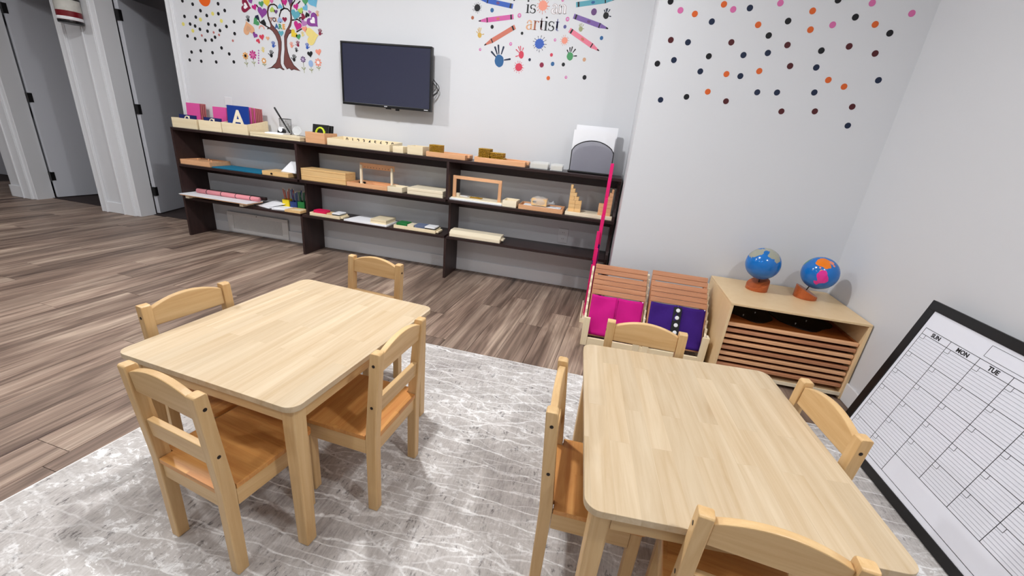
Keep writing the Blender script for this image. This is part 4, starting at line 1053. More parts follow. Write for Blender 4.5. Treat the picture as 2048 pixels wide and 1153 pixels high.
for k in range(8):
    zt_ = 0.3115 - 0.0335 * k
    t = thing('map_tray', 'topmost wooden map tray in the cabinet, its dark knobbed map showing' if k == 0 else OR2[k] + ' wooden map tray from the top of the cabinet, only its front edge showing', 'tray', ((x0 + x1) / 2, y0 + 0.012, zt_ - 0.0163), 0, 'wooden map trays in the cabinet')
    hw = (x1 - x0) / 2 - 0.017
    obj('front_edge', MB().box(-hw, hw, 0, 0.018, 0.0, 0.0185), M['frame'] if k in (1, 4, 7) else M['beech'], t, bevel=0.003)
    obj('tray_board', MB().box(-hw, hw, 0.0183, 0.43, 0.0, 0.008), M['mapwood'], t)
    if k == 0:
        obj('tray_rim', MB().box(-hw, -hw + 0.012, 0.0183, 0.43, 0.0082, 0.0185).box(hw - 0.012, hw, 0.0183, 0.43, 0.0082, 0.0185).box(-hw + 0.012, hw - 0.012, 0.418, 0.43, 0.0082, 0.0185), M['mapwood'], t)
        for cx, wv in ((-0.14, 0.13), (0.12, 0.15)):
            pts = [(cx + wv * math.cos(a) * (1 + 0.12 * math.sin(3 * a + cx * 9)), 0.235 + 0.135 * math.sin(a) * (1 + 0.15 * math.cos(4 * a))) for a in [2 * PI * q / 28 for q in range(28)]]
            pc = obj('map_piece', MB().prism(pts, 0.0082, 0.0125, 'xyz'), M['black'], t, bevel=0.001)
            for dx, dy in ((-0.05, -0.05), (0.03, 0.02)):
                obj('knob', MB().lathe([(0.002, 0.0125), (0.002, 0.017), (0.0035, 0.02), (0, 0.0225)], 8, Matrix.Translation((cx + dx, 0.2 + dy, 0))), M['white'], pc, smooth=True)

def globe(label, bx, by, tilt_dir, tilt, ball_m, rot):
    g = thing('globe', label, 'globe', (bx, by, zt), tilt_dir)
    n = 28; r = 0.056
    mb = MB(); a_ = []; b_ = []
    for k in range(n):
        a = 2 * PI * k / n; x, y = r * math.cos(a), r * math.sin(a)
        a_.append(mb.bm.verts.new((x, y, 0))); b_.append(mb.bm.verts.new((x, y, 0.042 - x * 0.46)))
    mb.bm.faces.new(a_[::-1]); mb.bm.faces.new(b_)
    for k in range(n): mb.bm.faces.new((a_[k], a_[(k + 1) % n], b_[(k + 1) % n], b_[k]))
    obj('slanted_base', mb, M['base_red'], g, bevel=0.002)
    ax = Vector((math.sin(tilt), 0, math.cos(tilt)))
    p0 = Vector((-0.004, 0, 0.042)); R = 0.087
    obj('pin', MB().tube([p0, p0 + ax * 0.03], 0.003, 8), M['bolt'], g)
    o = obj('ball', MB().sphere((0, 0, 0), R, 40, 24), ball_m, g, p0 + ax * (0.024 + R), rot, smooth=True)
    return g
# spots on a ball given by how far they lie to the right of and above the side that faces the tables
F_ = Vector((-0.40, -0.86, 0.31)).normalized(); R__ = Vector((0.907, -0.422, 0)); U_ = R__.cross(F_)
U_ = U_ if U_.z > 0 else -U_
def spot(a, b, r, col):
    c = math.sqrt(max(0.0, 1 - a * a - b * b)); v_ = (R__ * a + U_ * b + F_ * c) * 0.087
    return (v_.x, v_.y, v_.z, r, col)
GREY, OR_, PK, SL, BL = S(158, 158, 142), S(236, 124, 24), S(224, 50, 150), S(230, 140, 112), S(22, 104, 178)
gm1 = globe_mat('globe_land_water', [spot(-0.6, 0.5, 0.034, GREY), spot(-0.25, 0.68, 0.026, GREY), spot(0.45, 0.62, 0.034, GREY), spot(0.7, 0.4, 0.026, GREY), spot(0.15, 0.9, 0.028, GREY), spot(0.05, 0.62, 0.016, BL)])
gm2 = globe_mat('globe_continents', [spot(0.0, 0.58, 0.030, OR_), spot(0.22, 0.48, 0.022, OR_), spot(-0.12, 0.72, 0.022, OR_), spot(0.02, 0.36, 0.012, OR_), spot(-0.08, 0.2, 0.008, SL), spot(-0.03, 0.06, 0.006, SL), spot(0.38, 0.62, 0.012, SL), spot(0.5, 0.5, 0.010, SL),
                                     spot(0.12, -0.24, 0.024, PK), spot(0.22, -0.34, 0.024, PK), spot(0.08, -0.5, 0.016, PK), spot(0.0, -0.62, 0.010, PK), (-0.05, 0.05, 0.04, 0.04, S(60, 150, 80))])
globe('globe with grey land patches on bright blue, left one on the cabinet', 2.606, -0.728, math.radians(215), 0.12, gm1, (0, 0, math.radians(-215)))
globe('globe with orange and pink continents on blue, right one on the cabinet', 2.850, -0.742, math.radians(-10), 0.30, gm2, (0, 0, math.radians(10)))

# wall calendar board leaning against the right wall
yaw, th = 0.036, math.radians(77.5)
d_ = Vector((math.sin(yaw), -math.cos(yaw), 0)); n_ = Vector((math.cos(yaw), math.sin(yaw), 0))
up_ = n_ * math.cos(th) + Vector((0, 0, math.sin(th))); f_ = d_.cross(up_)
bd = thing('calendar_board', 'large black framed white calendar board leaning against the right wall', 'board')
Mx = Matrix((d_, up_, f_)).transposed().to_4x4(); Mx.translation = Vector((2.8506, -1.362, 0.0095))
bd.matrix_world = Mx
BW, BH = 0.95, 0.676
fb = 0.035
obj('white_panel', MB().box(fb, BW - fb, fb, BH - fb + 0.002, -0.010, 0.0), M['whiteboard'], bd)
for b in ((0, BW, 0, fb), (0, BW, BH - fb, BH)): obj('frame_bar', MB().box(b[0], b[1], b[2], b[3], -0.012, 0.004), M['black'], bd, bevel=0.001)
for b in ((0, fb), (BW - fb, BW)): obj('frame_bar', MB().box(b[0], b[1], fb + 0.0002, BH - fb - 0.0002, -0.012, 0.004), M['black'], bd, bevel=0.001)
g0, g1_, cw, rh, hb, ht = 0.05, 0.9005, 0.1215, 0.0818, 0.5485, 0.574
bot = hb - 6 * rh
mb = MB(); mg = MB(); lw = 0.00085
def hl(m, xa, xb, t, w_=lw): m.box(xa, xb, t - w_, t + w_, 0.0, 0.0004)
def vl(m, x, ta, tb, w_=lw): m.box(x - w_, x + w_, ta, tb, 0.0, 0.0004)
for t in (ht, hb) + tuple(hb - rh * k for k in range(1, 6)) + (bot,): hl(mb, g0, g1_, t)
for c in range(8):
    vl(mb, g0 + cw * c, bot if c in (0, 1, 2, 7) else hb - 5 * rh, ht)
for c in range(7):
    for r in range(6):
        if r == 5 and c > 1: continue
        xa, ta = g0 + cw * c, hb - rh * r
        hl(mb, xa, xa + 0.021, ta - 0.0165, 0.0006); vl(mb, xa + 0.021, ta - 0.0165, ta, 0.0006)
        for k in range(1, 7): hl(mg, xa + (0.022 if k == 1 else 0.001), xa + cw - 0.001, ta - rh * k / 7.0, 0.00035)
hl(mb, 0.296, 0.655, 0.627, 0.0006); hl(mb, 0.296, 0.655, 0.586, 0.0006); vl(mb, 0.296, 0.586, 0.627, 0.0006); vl(mb, 0.655, 0.586, 0.627, 0.0006)
obj('printed_grid', mb, M['ink'], bd); obj('printed_writing_lines', mg, M['ink_grey'], bd)
for c, t in enumerate(('SUN', 'MON', 'TUE')):
    obj('day_name', text_mesh(t, 0.021, 0.0003, 0.0007), M['ink'], bd, (g0 + cw * (c + 0.5), 0.5605, 0.0004))

# wall positions (x, z) of the decals, in metres
LDOT_K=[(-1.796, 1.842), (-1.703, 1.823), (-1.464, 1.835), (-1.638, 1.782), (-1.411, 1.792), (-1.474, 1.768), (-1.585, 1.751), (-1.799, 1.736), (-1.691, 1.736), (-1.581, 1.693), (-1.518, 1.688), (-1.338, 1.72), (-1.414, 1.684), (-1.756, 1.685), (-1.711, 1.673), (-1.669, 1.653), (-1.599, 1.643), (-1.48, 1.653), (-1.8, 1.599), (-1.729, 1.584), (-1.632, 1.578), (-1.57, 1.582), (-1.535, 1.604), (-1.346, 1.638), (-1.487, 1.531), (-1.785, 1.485), (-1.693, 1.499), (-1.58, 1.492), (-1.421, 1.492), (-1.816, 1.425), (-1.703, 1.423), (-1.557, 1.426), (-1.387, 1.437)]
LDOT_Y=[(-1.527, 1.766), (-1.65, 1.721), (-1.455, 1.72), (-1.823, 1.682), (-1.74, 1.639)]
LDOT_R=[(-1.542, 1.637), (-1.66, 1.61), (-1.494, 1.622), (-1.371, 1.588)]
SUN=(-1.585, 1.868)
RDOT={'k': [(1.856, 1.825), (2.361, 1.697), (2.101, 1.589), (1.85, 1.539), (2.035, 1.389), (2.623, 1.859), (2.72, 1.792), (2.888, 1.733), (2.619, 1.644), (2.431, 1.763)], 'n': [(2.077, 1.745), (2.241, 1.811), (1.983, 1.647), (2.267, 1.604), (2.379, 1.62), (1.931, 1.561), (2.076, 1.516), (2.278, 1.507), (1.904, 1.364), (2.38, 1.437), (2.474, 1.443), (2.62, 1.569), (2.912, 1.531), (2.647, 1.456), (2.849, 1.315)], 'm': [(1.895, 1.653), (2.194, 1.658), (2.239, 1.383), (2.459, 1.66), (2.735, 1.669), (2.857, 1.645), (2.499, 1.568), (2.521, 1.356), (2.677, 1.369), (2.839, 1.404)], 'o': [(2.116, 1.822), (1.987, 1.775), (2.299, 1.741), (2.208, 1.512), (2.362, 1.536), (2.137, 1.422), (2.527, 1.81), (2.542, 1.731), (2.814, 1.766), (2.692, 1.517), (2.772, 1.492)], 'p': [(1.913, 1.788), (2.165, 1.802), (2.374, 1.837), (2.771, 1.852), (2.633, 1.756), (2.949, 1.817)]}
CRAYON={'blue': ((0.648, 1.942), (0.887, 1.908)), 'orchid': ((0.653, 1.812), (0.897, 1.848)), 'terracotta': ((0.704, 1.668), (0.914, 1.79)), 'teal': ((1.553, 1.972), (1.308, 1.933)), 'violet': ((1.537, 1.808), (1.302, 1.869)), 'rose': ((1.5, 1.678), (1.286, 1.789))}
ADOT=[(0.744, 1.88, 0.0124, 'steel'), (0.608, 1.83, 0.0102, 'brown'), (0.937, 1.857, 0.013, 'pink'), (1.264, 1.85, 0.0124, 'pink'), (1.253, 1.806, 0.0102, 'indigo'), (0.966, 1.754, 0.009, 'black'), (0.752, 1.782, 0.0113, 'black'), (0.893, 1.686, 0.0102, 'pink'), (0.676, 1.64, 0.0085, 'pink'), (1.036, 1.598, 0.009, 'navy'), (1.124, 1.571, 0.0147, 'wine'), (1.184, 1.636, 0.0102, 'red'), (1.199, 1.582, 0.0124, 'steel'), (1.273, 1.583, 0.0113, 'black'), (1.41, 1.621, 0.0113, 'tan'), (1.197, 1.726, 0.0085, 'pink'), (1.503, 1.753, 0.0113, 'steel'), (1.43, 1.898, 0.0181, 'plum'), (1.18, 1.493, 0.0124, 'orange'), (1.302, 1.506, 0.009, 'pink'), (1.428, 1.514, 0.0135, 'black'), (1.218, 1.956, 0.009, 'pink'), (0.892, 1.946, 0.0068, 'black')]
SPLAT=[(0.638, 1.89, 0.0203, 'black'), (1.093, 1.698, 0.0293, 'blue'), (0.964, 1.547, 0.0237, 'red'), (1.091, 1.92, 0.0282, 'salmon'), (1.262, 1.726, 0.0192, 'salmon')]
HANDS={'blue': {'palm': (0.82, 1.578, 0.031, 0.0372), 'tips': [(0.761, 1.63), (0.783, 1.66), (0.806, 1.672), (0.844, 1.664)], 'thumb': (0.896, 1.593)}, 'red': {'palm': (0.974, 1.625, 0.0169, 0.0226), 'tips': [(0.935, 1.654), (0.95, 1.672), (0.963, 1.675), (0.984, 1.666)], 'thumb': (0.937, 1.612)}, 'green': {'palm': (1.311, 1.635, 0.0203, 0.0237), 'tips': [(1.288, 1.67), (1.304, 1.685), (1.319, 1.69), (1.341, 1.678)], 'thumb': (1.354, 1.64)}, 'black': {'palm': (1.51, 1.881, 0.0169, 0.0181), 'tips': [(1.495, 1.91), (1.506, 1.917), (1.514, 1.919), (1.529, 1.914)], 'thumb': (1.541, 1.877)}, 'ochre': {'palm': (0.666, 1.728, 0.0135, 0.0158), 'tips': [(0.643, 1.748), (0.651, 1.764), (0.66, 1.772), (0.673, 1.771)], 'thumb': (0.696, 1.736)}, 'olive': {'palm': (1.359, 1.798, 0.0124, 0.0147), 'tips': [(1.346, 1.82), (1.351, 1.827), (1.362, 1.83), (1.374, 1.823)], 'thumb': (1.379, 1.801)}}
TRUNK=[[(-1.087, 1.406), (-1.04, 1.422), (-0.994, 1.457), (-0.973, 1.495), (-0.96, 1.55), (-0.96, 1.603), (-0.977, 1.644), (-1.0, 1.672), (-1.024, 1.686), (-1.047, 1.682), (-1.04, 1.692), (-1.017, 1.697), (-1.011, 1.706), (-1.016, 1.727), (-1.026, 1.748), (-1.033, 1.774), (-1.031, 1.804), (-1.022, 1.83), (-1.009, 1.843), (-0.996, 1.84), (-1.009, 1.826), (-1.019, 1.8), (-1.019, 1.77), (-1.011, 1.745), (-0.994, 1.715), (-0.971, 1.695), (-0.948, 1.672), (-0.932, 1.64), (-0.926, 1.601), (-0.933, 1.551), (-0.947, 1.497), (-0.951, 1.451), (-0.939, 1.424), (-0.92, 1.411), (-0.935, 1.406), (-0.963, 1.42), (-0.994, 1.411), (-1.017, 1.417), (-1.041, 1.413)], [(-0.925, 1.452), (-0.918, 1.498), (-0.906, 1.553), (-0.903, 1.606), (-0.9, 1.642), (-0.88, 1.682), (-0.854, 1.713), (-0.836, 1.744), (-0.83, 1.778), (-0.832, 1.808), (-0.826, 1.841), (-0.839, 1.882), (-0.798, 1.884), (-0.812, 1.842), (-0.819, 1.808), (-0.816, 1.758), (-0.831, 1.714), (-0.849, 1.692), (-0.818, 1.685), (-0.822, 1.678), (-0.855, 1.657), (-0.876, 1.625), (-0.881, 1.581), (-0.877, 1.537), (-0.866, 1.501), (-0.834, 1.449), (-0.778, 1.409), (-0.838, 1.417), (-0.859, 1.409), (-0.878, 1.423), (-0.899, 1.414), (-0.917, 1.437)]]
BRANCH=[[(-1.01, 1.836), (-0.992, 1.847), (-0.963, 1.85), (-0.942, 1.84), (-0.935, 1.825)], [(-1.007, 1.684), (-1.072, 1.712), (-1.102, 1.726), (-1.121, 1.762)], [(-1.118, 1.839), (-1.103, 1.822), (-1.087, 1.808)], [(-0.88, 1.827), (-0.887, 1.856), (-0.897, 1.878)], [(-0.818, 1.838), (-0.8, 1.863), (-0.781, 1.882)], [(-0.876, 1.829), (-0.906, 1.813), (-0.923, 1.783), (-0.93, 1.753), (-0.921, 1.734)], [(-0.911, 1.813), (-0.876, 1.828), (-0.848, 1.824), (-0.834, 1.81)], [(-0.817, 1.753), (-0.771, 1.761), (-0.745, 1.748), (-0.725, 1.726)], [(-0.754, 1.796), (-0.722, 1.81)], [(-0.846, 1.668), (-0.812, 1.689)], [(-0.785, 1.678), (-0.735, 1.702)], [(-0.749, 1.761), (-0.754, 1.769), (-0.731, 1.776)], [(-0.771, 1.823), (-0.765, 1.856), (-0.738, 1.878)]]
HEART=[(-1.215, 1.829, 0.0373, 75, 'wine'), (-1.138, 1.825, 0.0176, 20, 'magenta'), (-1.166, 1.864, 0.0155, 20, 'violet'), (-1.074, 1.849, 0.0176, 10, 'green'), (-1.024, 1.861, 0.0228, 10, 'gold'), (-0.981, 1.869, 0.0124, 0, 'pink'), (-1.073, 1.794, 0.0321, -10, 'violet'), (-0.982, 1.814, 0.0176, 180, 'lime'), (-0.911, 1.838, 0.0155, 180, 'sky'), (-0.869, 1.867, 0.0186, 10, 'magenta'), (-0.821, 1.875, 0.0155, 0, 'plum'), (-0.774, 1.843, 0.0176, 20, 'magenta'), (-0.694, 1.879, 0.0197, 0, 'green'), (-0.626, 1.882, 0.0342, 30, 'sky'), (-0.738, 1.818, 0.0176, 20, 'lime'), (-0.695, 1.838, 0.0186, 40, 'sky'), (-0.785, 1.791, 0.03, -15, 'teal'), (-0.685, 1.793, 0.0155, 200, 'black'), (-0.72, 1.779, 0.0176, 80, 'wine'), (-0.639, 1.757, 0.0414, 45, 'violet'), (-0.773, 1.719, 0.0269, -20, 'magenta'), (-0.718, 1.739, 0.0207, -30, 'orchid'), (-0.715, 1.7, 0.0176, 10, 'salmon'), (-0.812, 1.663, 0.0238, -50, 'gold'), (-0.774, 1.646, 0.0166, 10, 'green'), (-0.659, 1.654, 0.0466, 100, 'cream'), (-0.924, 1.749, 0.0176, 190, 'powder'), (-0.881, 1.755, 0.0155, 0, 'wine'), (-0.923, 1.662, 0.0176, 0, 'teal'), (-1.07, 1.727, 0.0186, 160, 'black'), (-1.137, 1.728, 0.0228, -60, 'green'), (-1.121, 1.759, 0.0155, 150, 'navy'), (-1.212, 1.679, 0.0404, -165, 'peach'), (-1.159, 1.637, 0.0176, -30, 'violet'), (-1.099, 1.627, 0.0176, 10, 'red'), (-1.135, 1.599, 0.0145, 150, 'red'), (-0.683, 1.534, 0.0186, 10, 'black'), (-0.609, 1.552, 0.0197, 10, 'salmon'), (-0.662, 1.812, 0.0104, -20, 'orchid'), (-1.047, 1.621, 0.0124, 0, 'peach'), (-0.952, 1.803, 0.0124, 0, 'plum')]
THAND=[(-1.205, 1.743, 0.0207, 'black'), (-0.587, 1.683, 0.0207, 'wine'), (-0.596, 1.803, 0.0176, 'peach'), (-1.003, 1.579, 0.0207, 'blue'), (-1.029, 1.512, 0.0238, 'black'), (-0.84, 1.585, 0.0186, 'salmon'), (-0.782, 1.595, 0.0186, 'wine'), (-0.704, 1.584, 0.0197, 'blue'), (-0.827, 1.495, 0.0228, 'black'), (-0.801, 1.554, 0.0145, 'black'), (-1.099, 1.538, 0.0176, 'cream'), (-0.736, 1.663, 0.0155, 'cream')]
FLOWER=[(-1.269, 1.487, 0.0217, 1.408, 'amber', 'black'), (-1.199, 1.498, 0.0269, 1.417, 'magenta', 'pink'), (-1.102, 1.462, 0.0176, 1.423, 'amber', 'white'), (-0.748, 1.493, 0.0186, 1.4, 'plum', 'lilac'), (-0.682, 1.468, 0.0207, 1.404, 'powder', 'powder'), (-0.617, 1.48, 0.0238, 1.424, 'salmon', 'white')]
PURPLE_STALK=[(-1.141, 1.531), (-1.144, 1.513), (-1.146, 1.496), (-1.149, 1.478), (-1.151, 1.461), (-1.154, 1.443)]

# ================================================================== vinyl decals on the walls
def dpoly(mb, pts, y, th=0.0006):
    mb.prism(pts, y - th, y, 'xzy')
def disc(x, z, rx, rz=None, n=18, rot=0.0, wob=0.0, rg=None):
    rz = rz or rx; out = []
    for k in range(n):
        a = 2 * PI * k / n; q = 1 + (rg.uniform(-wob, wob) if rg else 0)
        u, v_ = rx * q * math.cos(a), rz * q * math.sin(a)
        out.append((x + u * math.cos(rot) - v_ * math.sin(rot), z + u * math.sin(rot) + v_ * math.cos(rot)))
    return out
def capsule(x0, z0, x1, z1, r0, r1, n=6):
    a = math.atan2(z1 - z0, x1 - x0); out = []
    for k in range(n + 1):
        q = a + PI / 2 + PI * k / n; out.append((x0 + r0 * math.cos(q), z0 + r0 * math.sin(q)))
    for k in range(n + 1):
        q = a - PI / 2 + PI * k / n; out.append((x1 + r1 * math.cos(q), z1 + r1 * math.sin(q)))
    return out
def heart(x, z, s, rot, n=26):
    out = []; c, s_ = math.cos(math.radians(rot)), math.sin(math.radians(rot))
    for k in range(n):
        t = 2 * PI * k / n
        u = 16 * math.sin(t) ** 3 / 16 * s; v_ = (13 * math.cos(t) - 5 * math.cos(2 * t) - 2 * math.cos(3 * t) - math.cos(4 * t)) / 16 * s
        out.append((x + u * c - v_ * s_, z + u * s_ + v_ * c))
    return out
def hand(mb, x, z, s, y, tilt=0.0, flip=1):
    """hand print: palm blob, four finger pads and a thumb pad"""
    def q(u, v_):
        u *= flip; return (x + s * (u * math.cos(tilt) - v_ * math.sin(tilt)), z + s * (u * math.sin(tilt) + v_ * math.cos(tilt)))
    dpoly(mb, disc(x + s * 0.05 * math.sin(tilt), z - s * 0.3 * math.cos(tilt), s * 0.42, s * 0.46, 16, tilt), y)
    for (a, b, c, e) in ((-0.36, 0.16, -0.62, 0.62), (-0.14, 0.22, -0.24, 0.88), (0.1, 0.22, 0.14, 0.92), (0.32, 0.12, 0.5, 0.72), (0.4, -0.3, 0.86, -0.02)):
        p0, p1 = q(a, b), q(c, e); dpoly(mb, capsule(p0[0], p0[1], p1[0], p1[1], s * 0.07, s * 0.1), y)
from bpy_extras.object_utils import world_to_camera_view
bpy.context.view_layer.update()
ONES = ['first', 'second', 'third', 'fourth', 'fifth', 'sixth', 'seventh', 'eighth', 'ninth', 'tenth', 'eleventh', 'twelfth', 'thirteenth', 'fourteenth', 'fifteenth', 'sixteenth', 'seventeenth', 'eighteenth', 'nineteenth']
def ordinal(k):
    if k < 19: return ONES[k]
    t, u = divmod(k + 1, 10)
    return {2: ('twentieth', 'twenty'), 3: ('thirtieth', 'thirty')}[t][1 if u else 0] + ('-' + ONES[u - 1] if u else '')
def dots(pts, r, col, y, label, group, name='dot_decal'):
    """label: what kind of dot; every dot adds its count from the left as the camera sees them"""
    mb = MB(); dpoly(mb, disc(0, 0, r), 0); me = mb.mesh(name); me.materials.append(dm(col))
    pts = sorted(pts, key=lambda p: world_to_camera_view(SC, cam, Vector((p[0], y, p[1]))).x)
    for k, (x, z) in enumerate(pts):
        o = obj(name, me, None, None, (x, y, z)); tag(o, ordinal(k) + ' ' + label % 'from the left', 'decal', group)
Y0 = -0.0002
dots(LDOT_K, 0.0125, 'black', Y0, 'small black dot decal %s, left of the tree decal', 'black dots left of the tree decal')
dots(LDOT_Y, 0.0135, 'yellowdot', Y0, 'pale yellow dot decal %s, left of the tree decal', 'yellow dots left of the tree decal')
dots(LDOT_R, 0.009, 'reddot', Y0, 'tiny dull red dot decal %s, left of the tree decal', 'red dots left of the tree decal')
mb = MB(); dpoly(mb, disc(0, 0, 0.0555, n=36), 0)
tag(obj('sun_decal', mb, dm('sun'), None, (SUN[0], Y0, SUN[1])), 'large orange round decal at the top of the back wall', 'decal')
CN = dict(k=('black', 'black'), n=('navy', 'dark navy'), m=('maroon', 'dark maroon'), o=('orange', 'orange'), p=('pink', 'pink'))
for k, (c, w_) in CN.items():
    dots(RDOT[k], 0.0145, c, YD - 0.0002, w_ + ' dot decal %s on the wall above the globes', w_ + ' dots above the globes')

# paint decals round the lettering
for nm, (tip, end) in CRAYON.items():
    a = Vector((tip[0], tip[1])); b = Vector((end[0], end[1])); L_ = (b - a).length; ang = math.atan2((b - a).y, (b - a).x)
    r = thing('crayon_decal', nm + ' crayon decal on the back wall near the lettering', 'decal', (tip[0], Y0, tip[1])); r.rotation_euler = (0, -ang, 0)
    colr = dm({'orchid': 'orchidcrayon', 'violet': 'violetcrayon'}.get(nm, nm)); wd = 0.0145
    mb = MB(); dpoly(mb, [(0.052, -wd), (L_, -wd), (L_, wd), (0.052, wd)], 0); obj('wrapper', mb, colr, r)
    mb = MB(); dpoly(mb, [(0.0, -0.003), (0.0515, -wd * 0.86), (0.0515, wd * 0.86), (0.0, 0.003)], 0); obj('wax_tip', mb, colr, r)
    for u, w2 in ((0.058, 0.007), (L_ - 0.022, 0.011)):
        mb = MB(); dpoly(mb, [(u, -wd), (u + w2, -wd), (u + w2, wd), (u, wd)], -0.0007, 0.0004); obj('band', mb, dm('black'), r)
    mb = MB(); dpoly(mb, disc(L_ * 0.56, 0, 0.012, 0.008), -0.0007, 0.0004); obj('oval_mark', mb, dm('plum' if nm in ('violet', 'blue') else 'terracotta' if nm != 'teal' else 'steel'), r)
    mb = MB(); dpoly(mb, [(0.0, -0.0025), (0.016, -0.005), (0.016, 0.005), (0.0, 0.0025)], -0.0007, 0.0004); obj('tip_end', mb, dm('black'), r)  # black end printed on the crayon tip
cnt = {}
for x, z, r, c in sorted(ADOT, key=lambda p: world_to_camera_view(SC, cam, Vector((p[0], 0, p[1]))).x):
    q_ = cnt.get(c, 0); cnt[c] = q_ + 1; many = sum(1 for p in ADOT if p[3] == c) > 1
    mb = MB(); dpoly(mb, disc(0, 0, r, r * 1.08), 0)
    o = obj('paint_dot_decal', mb, dm(c), None, (x, Y0, z)); tag(o, (ordinal(q_) + ' ' + c + ' round paint dot decal from the left, round the artist lettering') if many else c + ' round paint dot decal near the artist lettering', 'decal', 'paint dots near the lettering')
    if c == 'pink':
        mb = MB(); dpoly(mb, disc(0.001, 0.001, r * 0.5), -0.0007, 0.0004); obj('dot_centre', mb, dm('lilac'), o)
SN = ['black paint splat decal at the upper left of the lettering', 'blue paint splat decal below the lettering', 'red paint splat decal under the red hand print', 'salmon paint splat decal between the words is and an', 'small salmon paint splat decal above the green hand print']
for (x, z, r, c), lab in zip(SPLAT, SN):
    rg = random.Random(int(x * 1000)); mb = MB(); n = 40; pts = []
    for k in range(n):
        a = 2 * PI * k / n; q = 1.0 if k % 3 else 1.16 + rg.uniform(-0.06, 0.1)
        pts.append((r * q * math.cos(a), r * q * math.sin(a)))
    dpoly(mb, pts, 0)
    o = obj('splat_decal', mb, dm(c), None, (x, Y0, z)); tag(o, lab, 'decal')
    sp = MB()
    for k in range(13):
        a = 2 * PI * k / 13 + rg.uniform(-0.12, 0.12); e = r * rg.uniform(1.4, 1.72)
        dpoly(sp, capsule(r * 1.18 * math.cos(a), r * 1.18 * math.sin(a), e * math.cos(a), e * math.sin(a), r * 0.03, r * 0.07, 4), 0)
    obj('spatter', sp, dm('navy' if c == 'blue' else c if c != 'salmon' else 'terracotta'), o)
for nm, h in HANDS.items():
    px, pz, pa, pb = h['palm']; mb = MB()
    dpoly(mb, disc(0, 0, pa * 1.08, pb * 1.05, 20, 0, 0.05, random.Random(4)), 0)
    o = obj('hand_print_decal', mb, dm({'blue': 'steel'}.get(nm, nm)), None, (px, Y0, pz)); tag(o, nm + ' hand print decal on the back wall near the lettering', 'decal')
    for (tx, tz) in h['tips'] + [h['thumb']]:
        v_ = Vector((tx - px, tz - pz)); u = v_.normalized(); k0 = 1.2 * (pa if abs(u.x) > abs(u.y) else pb)
        mb = MB(); p0 = u * min(k0, v_.length * 0.62); dpoly(mb, capsule(p0.x, p0.y, v_.x, v_.y, pa * 0.12, pa * 0.2), 0)
        obj('finger_print', mb, dm('navy' if nm in ('blue', 'black') else 'black' if nm == 'green' else nm), o)

# lettering drawn with thick and thin strokes and small serifs
def stroke(mb, pts, ws, y=0.0):
    """ribbon polygon along pts with half widths ws"""
    n = len(pts); P_ = [Vector(p) for p in pts]; lft, rgt = [], []
    for i, p in enumerate(P_):
        t = (P_[min(i + 1, n - 1)] - P_[max(i - 1, 0)]).normalized(); nn = Vector((-t.y, t.x)) * ws[i]
        lft.append(p + nn); rgt.append(p - nn)
    for i in range(n - 1):
        dpoly(mb, [tuple(lft[i]), tuple(lft[i + 1]), tuple(rgt[i + 1]), tuple(rgt[i])], y)
def glyph(ch, g=0.0):
    """x height 1, stem at thick half width .085; g grows the outline"""
    mb = MB(); k, f = 0.085 + g, 0.028 + g
    def st(p, w_): stroke(mb, p, w_)
    def serif(x, z, l=0.17): st([(x - l, z), (x + l, z)], [f, f])
    def arc(cx, cz, rx, rz, a0, a1, w0, w1, wm=None, n=9):
        p = []; w_ = []
        for i in range(n + 1):
            t = i / n; a = math.radians(a0 + (a1 - a0) * t); p.append((cx + rx * math.cos(a), cz + rz * math.sin(a)))
            w_.append(w0 + (w1 - w0) * t if wm is None else (w0 + (wm - w0) * math.sin(PI * t)))
        st(p, w_)
    if ch == 'i':
        st([(0, 0), (0, 1)], [k, k]); serif(0, f); st([(-0.17, 1 - f), (0.0, 1 - f)], [f, f]); dpoly(mb, disc(0, 1.38, 0.105, n=14), 0); wd = 0.42
    elif ch == 's':
        arc(0.0, 0.74, 0.23, 0.24, 25, 250, f, k, None); arc(0.0, 0.27, 0.25, 0.25, 80, -150, k, f, None); st([(0.24, 0.98), (0.22, 0.74)], [f, f]); st([(-0.25, 0.02), (-0.23, 0.28)], [f, f]); wd = 0.62
    elif ch == 'a':
        st([(0.2, 0.66), (0.2, 0.1), (0.3, 0.03), (0.36, 0.06)], [k, k, f, f]); arc(0.0, 0.68, 0.2, 0.3, 10, 165, k, f); dpoly(mb, disc(-0.19, 0.72, 0.07, n=12), 0)
        arc(0.0, 0.27, 0.22, 0.25, 75, 300, f, f, k); st([(0.05, 0.52), (0.2, 0.6)], [f, f]); st([(0.1, 0.05), (0.2, 0.16)], [f, f]); wd = 0.72
    elif ch == 'n':
        st([(-0.22, 0), (-0.22, 1)], [k, k]); serif(-0.22, f); st([(-0.4, 1 - f), (-0.22, 1 - f)], [f, f]); arc(0.03, 0.7, 0.21, 0.28, 180, 0, f, k); st([(0.24, 0.7), (0.24, 0)], [k, k]); serif(0.24, f); wd = 0.86
    elif ch == 'r':
        st([(-0.08, 0), (-0.08, 1)], [k, k]); serif(-0.08, f); st([(-0.26, 1 - f), (-0.08, 1 - f)], [f, f]); arc(0.14, 0.66, 0.2, 0.3, 170, 60, f, f); dpoly(mb, disc(0.25, 0.88, 0.075, n=12), 0); wd = 0.58
    elif ch == 't':
        st([(0, 1.3), (0, 0.14), (0.08, 0.04), (0.2, 0.08)], [f, k, f, f]); st([(0, 1.02), (0, 0.3)], [k, k]); st([(-0.18, 1 - f), (0.2, 1 - f)], [f, f]); wd = 0.5
    return mb, wd
LET = thing('wall_lettering', 'words is an artist in thin serif letters on the back wall', 'decal', (1.05, Y0, 1.78))
